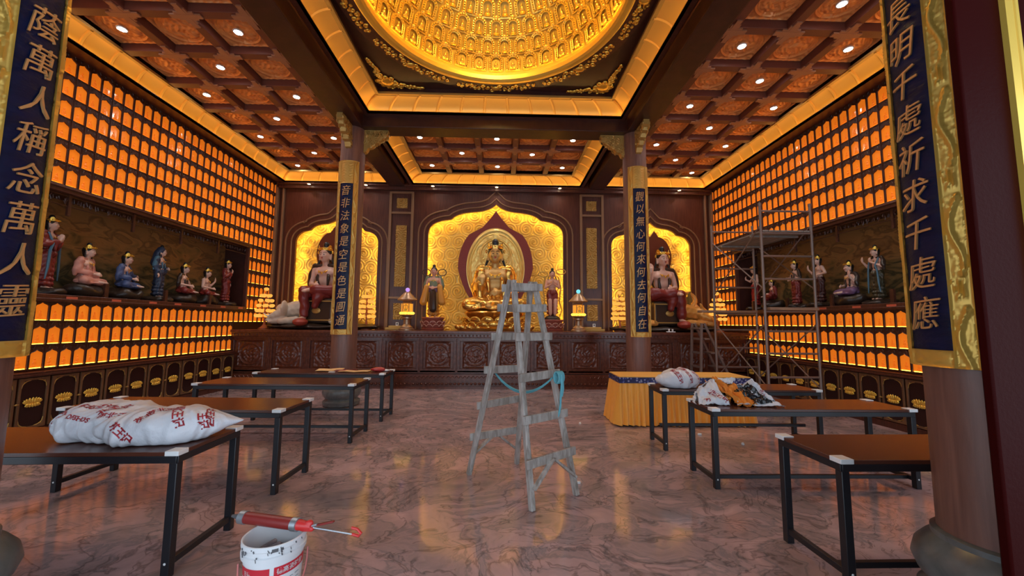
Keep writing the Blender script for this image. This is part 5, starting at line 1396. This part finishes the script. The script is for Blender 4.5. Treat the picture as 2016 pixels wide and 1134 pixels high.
# ---- bucket and caulking gun
BX, BY = -1.118, 2.335; BH, BR = .40, .155
t = thing('bucket', 'white plastic bucket with red labels and putty, in the left foreground', 'bucket', (BX, BY, 0))
m = MB().lathe([(0, 0), (BR*.84, 0), (BR*.86, .01), (BR*.955, BH-.09), (BR*1.03, BH-.085), (BR*1.04, BH-.06), (BR*.99, BH-.055), (BR*1.0, BH-.03), (BR*1.04, BH-.025), (BR*1.035, BH-.002), (BR*1.0, BH), (BR*.97, BH-.004), (BR*.93, BH-.10), (BR*.88, .06), (0, .06)], 56)
m.build('bucket_body', BUCKET, t)
m = MB().lathe([(BR*.925, BH-.13), (BR*.8, BH-.125), (0, BH-.12)], 40)
for i, v in enumerate(m.v): m.v[i] = (v[0], v[1], v[2]+.02*noise.noise(Vector(v)*22))
m.add([], []); 
for k in range(5): m.cap((-.08+.045*k, -.02+.02*(k % 2), BH-.10), (-.03+.04*k, .05-.03*(k % 3), BH-.075), .022, .014)
m.build('putty', PUTTY, t, smooth=60)
rr = lambda z: BR*(.86+.095*(z-.01)/(BH-.10))+.0016
def label_patch(a0, a1, z0, z1, mtl, nm):
    m = MB(); n_ = 16
    for i in range(n_+1):
        a = a0+(a1-a0)*i/n_
        for z in (z0, z1): r_ = rr(z); m.v.append((r_*cos(a), r_*sin(a), z))
    for i in range(n_): m.f.append((2*i, 2*i+2, 2*i+3, 2*i+1))
    return m.build(nm, mtl, t, smooth=60, fix=False)
FA = atan2(-BY, CAMX-BX)                                  # direction that faces the viewer
for da, db in ((-1.35, -.12), (.02, 1.35)): label_patch(FA+da, FA+db, .235, .285, BKRED, 'red_label')
def on_bucket(txt, a, z, sz, mtl, nm):
    tm = text_mb(txt, sz, .0006, .02, 0, 6); c_ = MB(); c_.v = [((rr(z+v[1])+.0015)*cos(a+v[0]/BR), (rr(z+v[1])+.0015)*sin(a+v[0]/BR), z+v[1]) for v in tm.v]; c_.f = tm.f; c_.build(nm, mtl, t, smooth=0, fix=False)
on_bucket('德高瓷砖胶', FA+.62, .261, .032, WHITEP, 'white_lettering'); on_bucket('王德', FA-.95, .258, .026, WHITEP, 'white_lettering')
m = MB()
for r_ in range(5):
    for a0, a1 in ((-1.2, -.95), (-.85, -.25), (.15, .70), (.80, .98)):
        z = .208-.022*r_; q = [FA+a0+(a1-a0)*j/8 for j in range(9)]
        m.tube([((rr(z)+.0006)*cos(a), (rr(z)+.0006)*sin(a), z) for a in q], .0022, 4)
m.build('printed_lines', mat('grey print', (.30, .36, .40), .6), t)
m = MB(); rnd = random.Random(9)
for k in range(26):
    a = FA+rnd.uniform(-1.2, 1.2); z = BH-rnd.uniform(.01, .055); r_ = BR*1.045; m.tube([((r_+.0)*cos(a), r_*sin(a), z), (r_*cos(a+.02), r_*sin(a+.02), z-rnd.uniform(.004, .018))], rnd.uniform(.0015, .004), 5)
for a, w_ in ((FA-.08, .006), (FA+.0, .004)):
    m.tube([((rr(z)+.001)*cos(a+.05*sin(z*40)), (rr(z)+.001)*sin(a+.05*sin(z*40)), z) for z in [.02+.025*j for j in range(10)]], [w_*(.3+.7*abs(sin(j*.7+.8))) for j in range(10)], 5)
m.box((BR*1.043*cos(FA+.02), BR*1.043*sin(FA+.02), BH-.022), (.03, .004, .016), Matrix.Rotation(FA+pi/2, 3, 'Z'))
m.build('paint_drips', ASH, t)
m = MB(); m.tube([((BR*1.08)*cos(FA+1.25*sin(b_)*1.2), BR*1.08*sin(FA+1.25*sin(b_)*1.2), BH-.06-.24*cos(b_)) for b_ in [-1.35+2.7*j/24 for j in range(25)]], .004, 6)
m.build('red_handle', mat('pale red handle', (.55, .16, .15), .5), t)
t = thing('caulking_gun', 'red sausage caulking gun lying across the rim of the white bucket', 'caulking gun', (BX, BY, BH))
ax = Vector((.826, -.19, -.006)).normalized(); up_ = Vector((0, 0, 1)); C0 = Vector((-.32, .114, .036))
at_ = lambda s_, z=0: C0+ax*(s_+.035)*.9+up_*z
R_ = .032
MB().tube([at_(.06), at_(.44)], R_, 22).build('barrel', BARREL, t)
for s_, n_ in ((.045, 'front_cap'), (.435, 'rear_cap')): MB().tube([at_(s_-.012), at_(s_-.01), at_(s_+.03), at_(s_+.032)], [R_*.9, R_*1.14, R_*1.14, R_*.9], 22).build(n_, GREY, t)
MB().tube([at_(.040), at_(.015), at_(-.01), at_(-.035)], [R_*.8, R_*.5, .012, .008], 14).build('nozzle', ASH, t)
m = MB(); m.tube([at_(.46), at_(.49), at_(.53), at_(.56)], [R_*.95, R_*.85, R_*.72, R_*.62], 14); m.ell(at_(.545, .018), (.022, .016, .016)); m.cap(at_(.50, -.01), at_(.56, -.012), .022, .016)
remesh(m, .004, 2).build('red_body', SIGRED, t, smooth=60, fix=False)
m = MB(); m.bar(at_(.60, .012), at_(.715, .042), .018, .010); m.build('trigger_handle', BARREL, t, bevel=.003)
MB().tube([at_(.55), at_(.60, .014)], .007, 8).build('hinge', GREY, t)
MB().tube([at_(.55, -.004), at_(.86, -.012)], .0045, 8).build('push_rod', GREY, t)
m = MB(); m.tube([at_(.845, -.012)+Vector((.0, -.0, 0)), at_(.89, -.016), at_(.905, .0), at_(.88, .018), at_(.84, .022)], .0075, 8); m.build('rod_hook', SIGRED, t)

# crumbs on the floor
for x, y, lab in ((1.42, 6.30, 'white plastic bit on the floor between ladder and yellow table'), (3.04, 5.68, 'white scrap on the floor under the right tables, left one'), (3.385, 5.23, 'white scrap on the floor under the right tables, right one'), (.93, 3.99, 'white speck on the floor by the right foot of the ladder')):
    m = MB().box((0, 0, .011), (.045, .022, .022)).box((.018, .014, .009), (.03, .02, .018)); o = m.build('plastic_scrap', WHITEP, bevel=.003); o.location = (x, y, 0); o.rotation_euler = (0, 0, x*3); tag(o, lab, 'scrap')

# ---- lamps and small things on the altar
def pagoda(x, ball, label):
    t = thing('pagoda_lamp', label, 'lamp', (x, 10.10, ZA))
    MB().lathe([(0, 0), (.20, 0), (.20, .03), (.155, .055), (.15, .085), (.085, .15), (.075, .27), (.09, .29), (.13, .30), (.13, .335), (.09, .345), (.10, .36), (.16, .375), (.165, .395), (0, .395)], 28).build('pedestal', BRONZE, t)
    MB().lathe([(.145, .40), (.145, .68)], 6, a0=0).build('amber_glass', LAMPG, t, smooth=0)
    m = MB()
    for k in range(12): a = 2*pi*k/12; m.ell((.155*cos(a), .155*sin(a), .435), (.045, .045, .035), 8, 6)
    m.build('glowing_lotus', LAMPB, t)
    m = MB()
    for k in range(6): a = pi/3*k; m.tube([(.155*cos(a), .155*sin(a), .40), (.155*cos(a), .155*sin(a), .69)], .010, 6)
    m.build('posts', BRONZE, t)
    m = MB(); m.tube([(.055*cos(a), -.150, .59+.055*sin(a)) for a in [2*pi*k/14 for k in range(14)]], .010, 6, closed=True); m.tube([(0, -.150, .47), (0, -.150, .66)], .010, 6); m.ell((0, -.15, .51), (.055, .012, .022))
    m.build('emblem', GOLDB, t)
    MB().lathe([(0, .70), (.12, .70), (.10, .74), (.11, .755), (.245, .77), (.25, .785), (.15, .90), (.09, .965), (.05, .99), (0, .995)], 28).build('bell_roof', BRONZE, t)
    MB().ell((0, 0, 1.045), .055).build('finial_ball', ball, t)
pagoda(-2.30, VIOLET, 'bronze pagoda lamp with a violet ball on the altar, left of the centre niche')
pagoda(2.175, CYAN, 'bronze pagoda lamp with a cyan ball on the altar, right of the centre niche')
cupm = MB().lathe([(0, -.042), (.025, -.040), (.050, -.015), (.056, .010), (.046, .036), (.02, .046), (0, .047)], 12, mod=lambda a, z: 1+.10*abs(cos(4*a))).mesh('lotus_cup', CUP)
def lotus_tree(x, label):
    t = thing('lotus_lamp_tree', label, 'lamp', (x, 10.20, ZA))
    MB().lathe([(0, 0), (.14, 0), (.14, .02), (.09, .05), (.05, .09), (.03, .13), (.022, .26), (.022, .95)], 20).build('stand', mat('red lamp stand', (.35, .09, .04), .4) if 'red lamp stand' not in bpy.data.materials else bpy.data.materials['red lamp stand'], t)
    for r_, z, n_, p in ((.185, .34, 7, 0), (.175, .47, 6, .4), (.165, .60, 6, .1), (.135, .73, 5, .5), (.09, .86, 4, .2), (0, 1.03, 1, 0)):
        for k in range(n_):
            a = 2*pi*k/n_+p; MB().tube([(0, 0, z-.05), (r_*cos(a)*.7, r_*sin(a)*.7, z-.055), (r_*cos(a), r_*sin(a), z-.025)], .007, 5).build('branch', bpy.data.materials['red lamp stand'], t)
            put('lotus_cup', cupm, t, 0, (r_*cos(a), r_*sin(a), z))

lotus_tree(-5.98, 'glowing tiered lotus lamp at the far left end of the altar'); lotus_tree(-3.37, 'glowing tiered lotus lamp on the right side of the left niche')
lotus_tree(3.30, 'glowing tiered lotus lamp on the left side of the right niche'); lotus_tree(5.94, 'glowing tiered lotus lamp at the far right end of the altar')
for x, n in ((-2.62, 'left'), (2.62, 'right')):
    m = MB().box((0, 0, .03), (.66, .22, .06)).box((.0, .02, .085), (.50, .16, .05)); o = m.build('stepped_plinth', GOLDD, bevel=.006); o.location = (x, 10.52, ZA); tag(o, f'low gilt stepped block on the altar beside the {n} pagoda lamp', 'plinth')
    m = MB().box((0, 0, .045), (.075, .012, .09)); o = m.build('place_card', WHITEP, bevel=.002); MB().box((0, -.007, .05), (.03, .004, .05)).build('dark_picture', BLACKP, o); o.location = (x+(-.03 if x < 0 else .06), 10.50, ZA+.11); tag(o, f'small white framed card on the gilt block by the {n} pagoda lamp', 'card')
m = MB().box((0, 0, .012), (.22, .05, .024))
for s_ in (-1, 1): m.box((s_*.045, 0, .05), (.030, .04, .07))
o = m.build('adapter_plug', WHITEP, bevel=.004); o.location = (4.42, 9.66, ZA); tag(o, 'small white plug block on the altar edge below the right niche', 'plug')
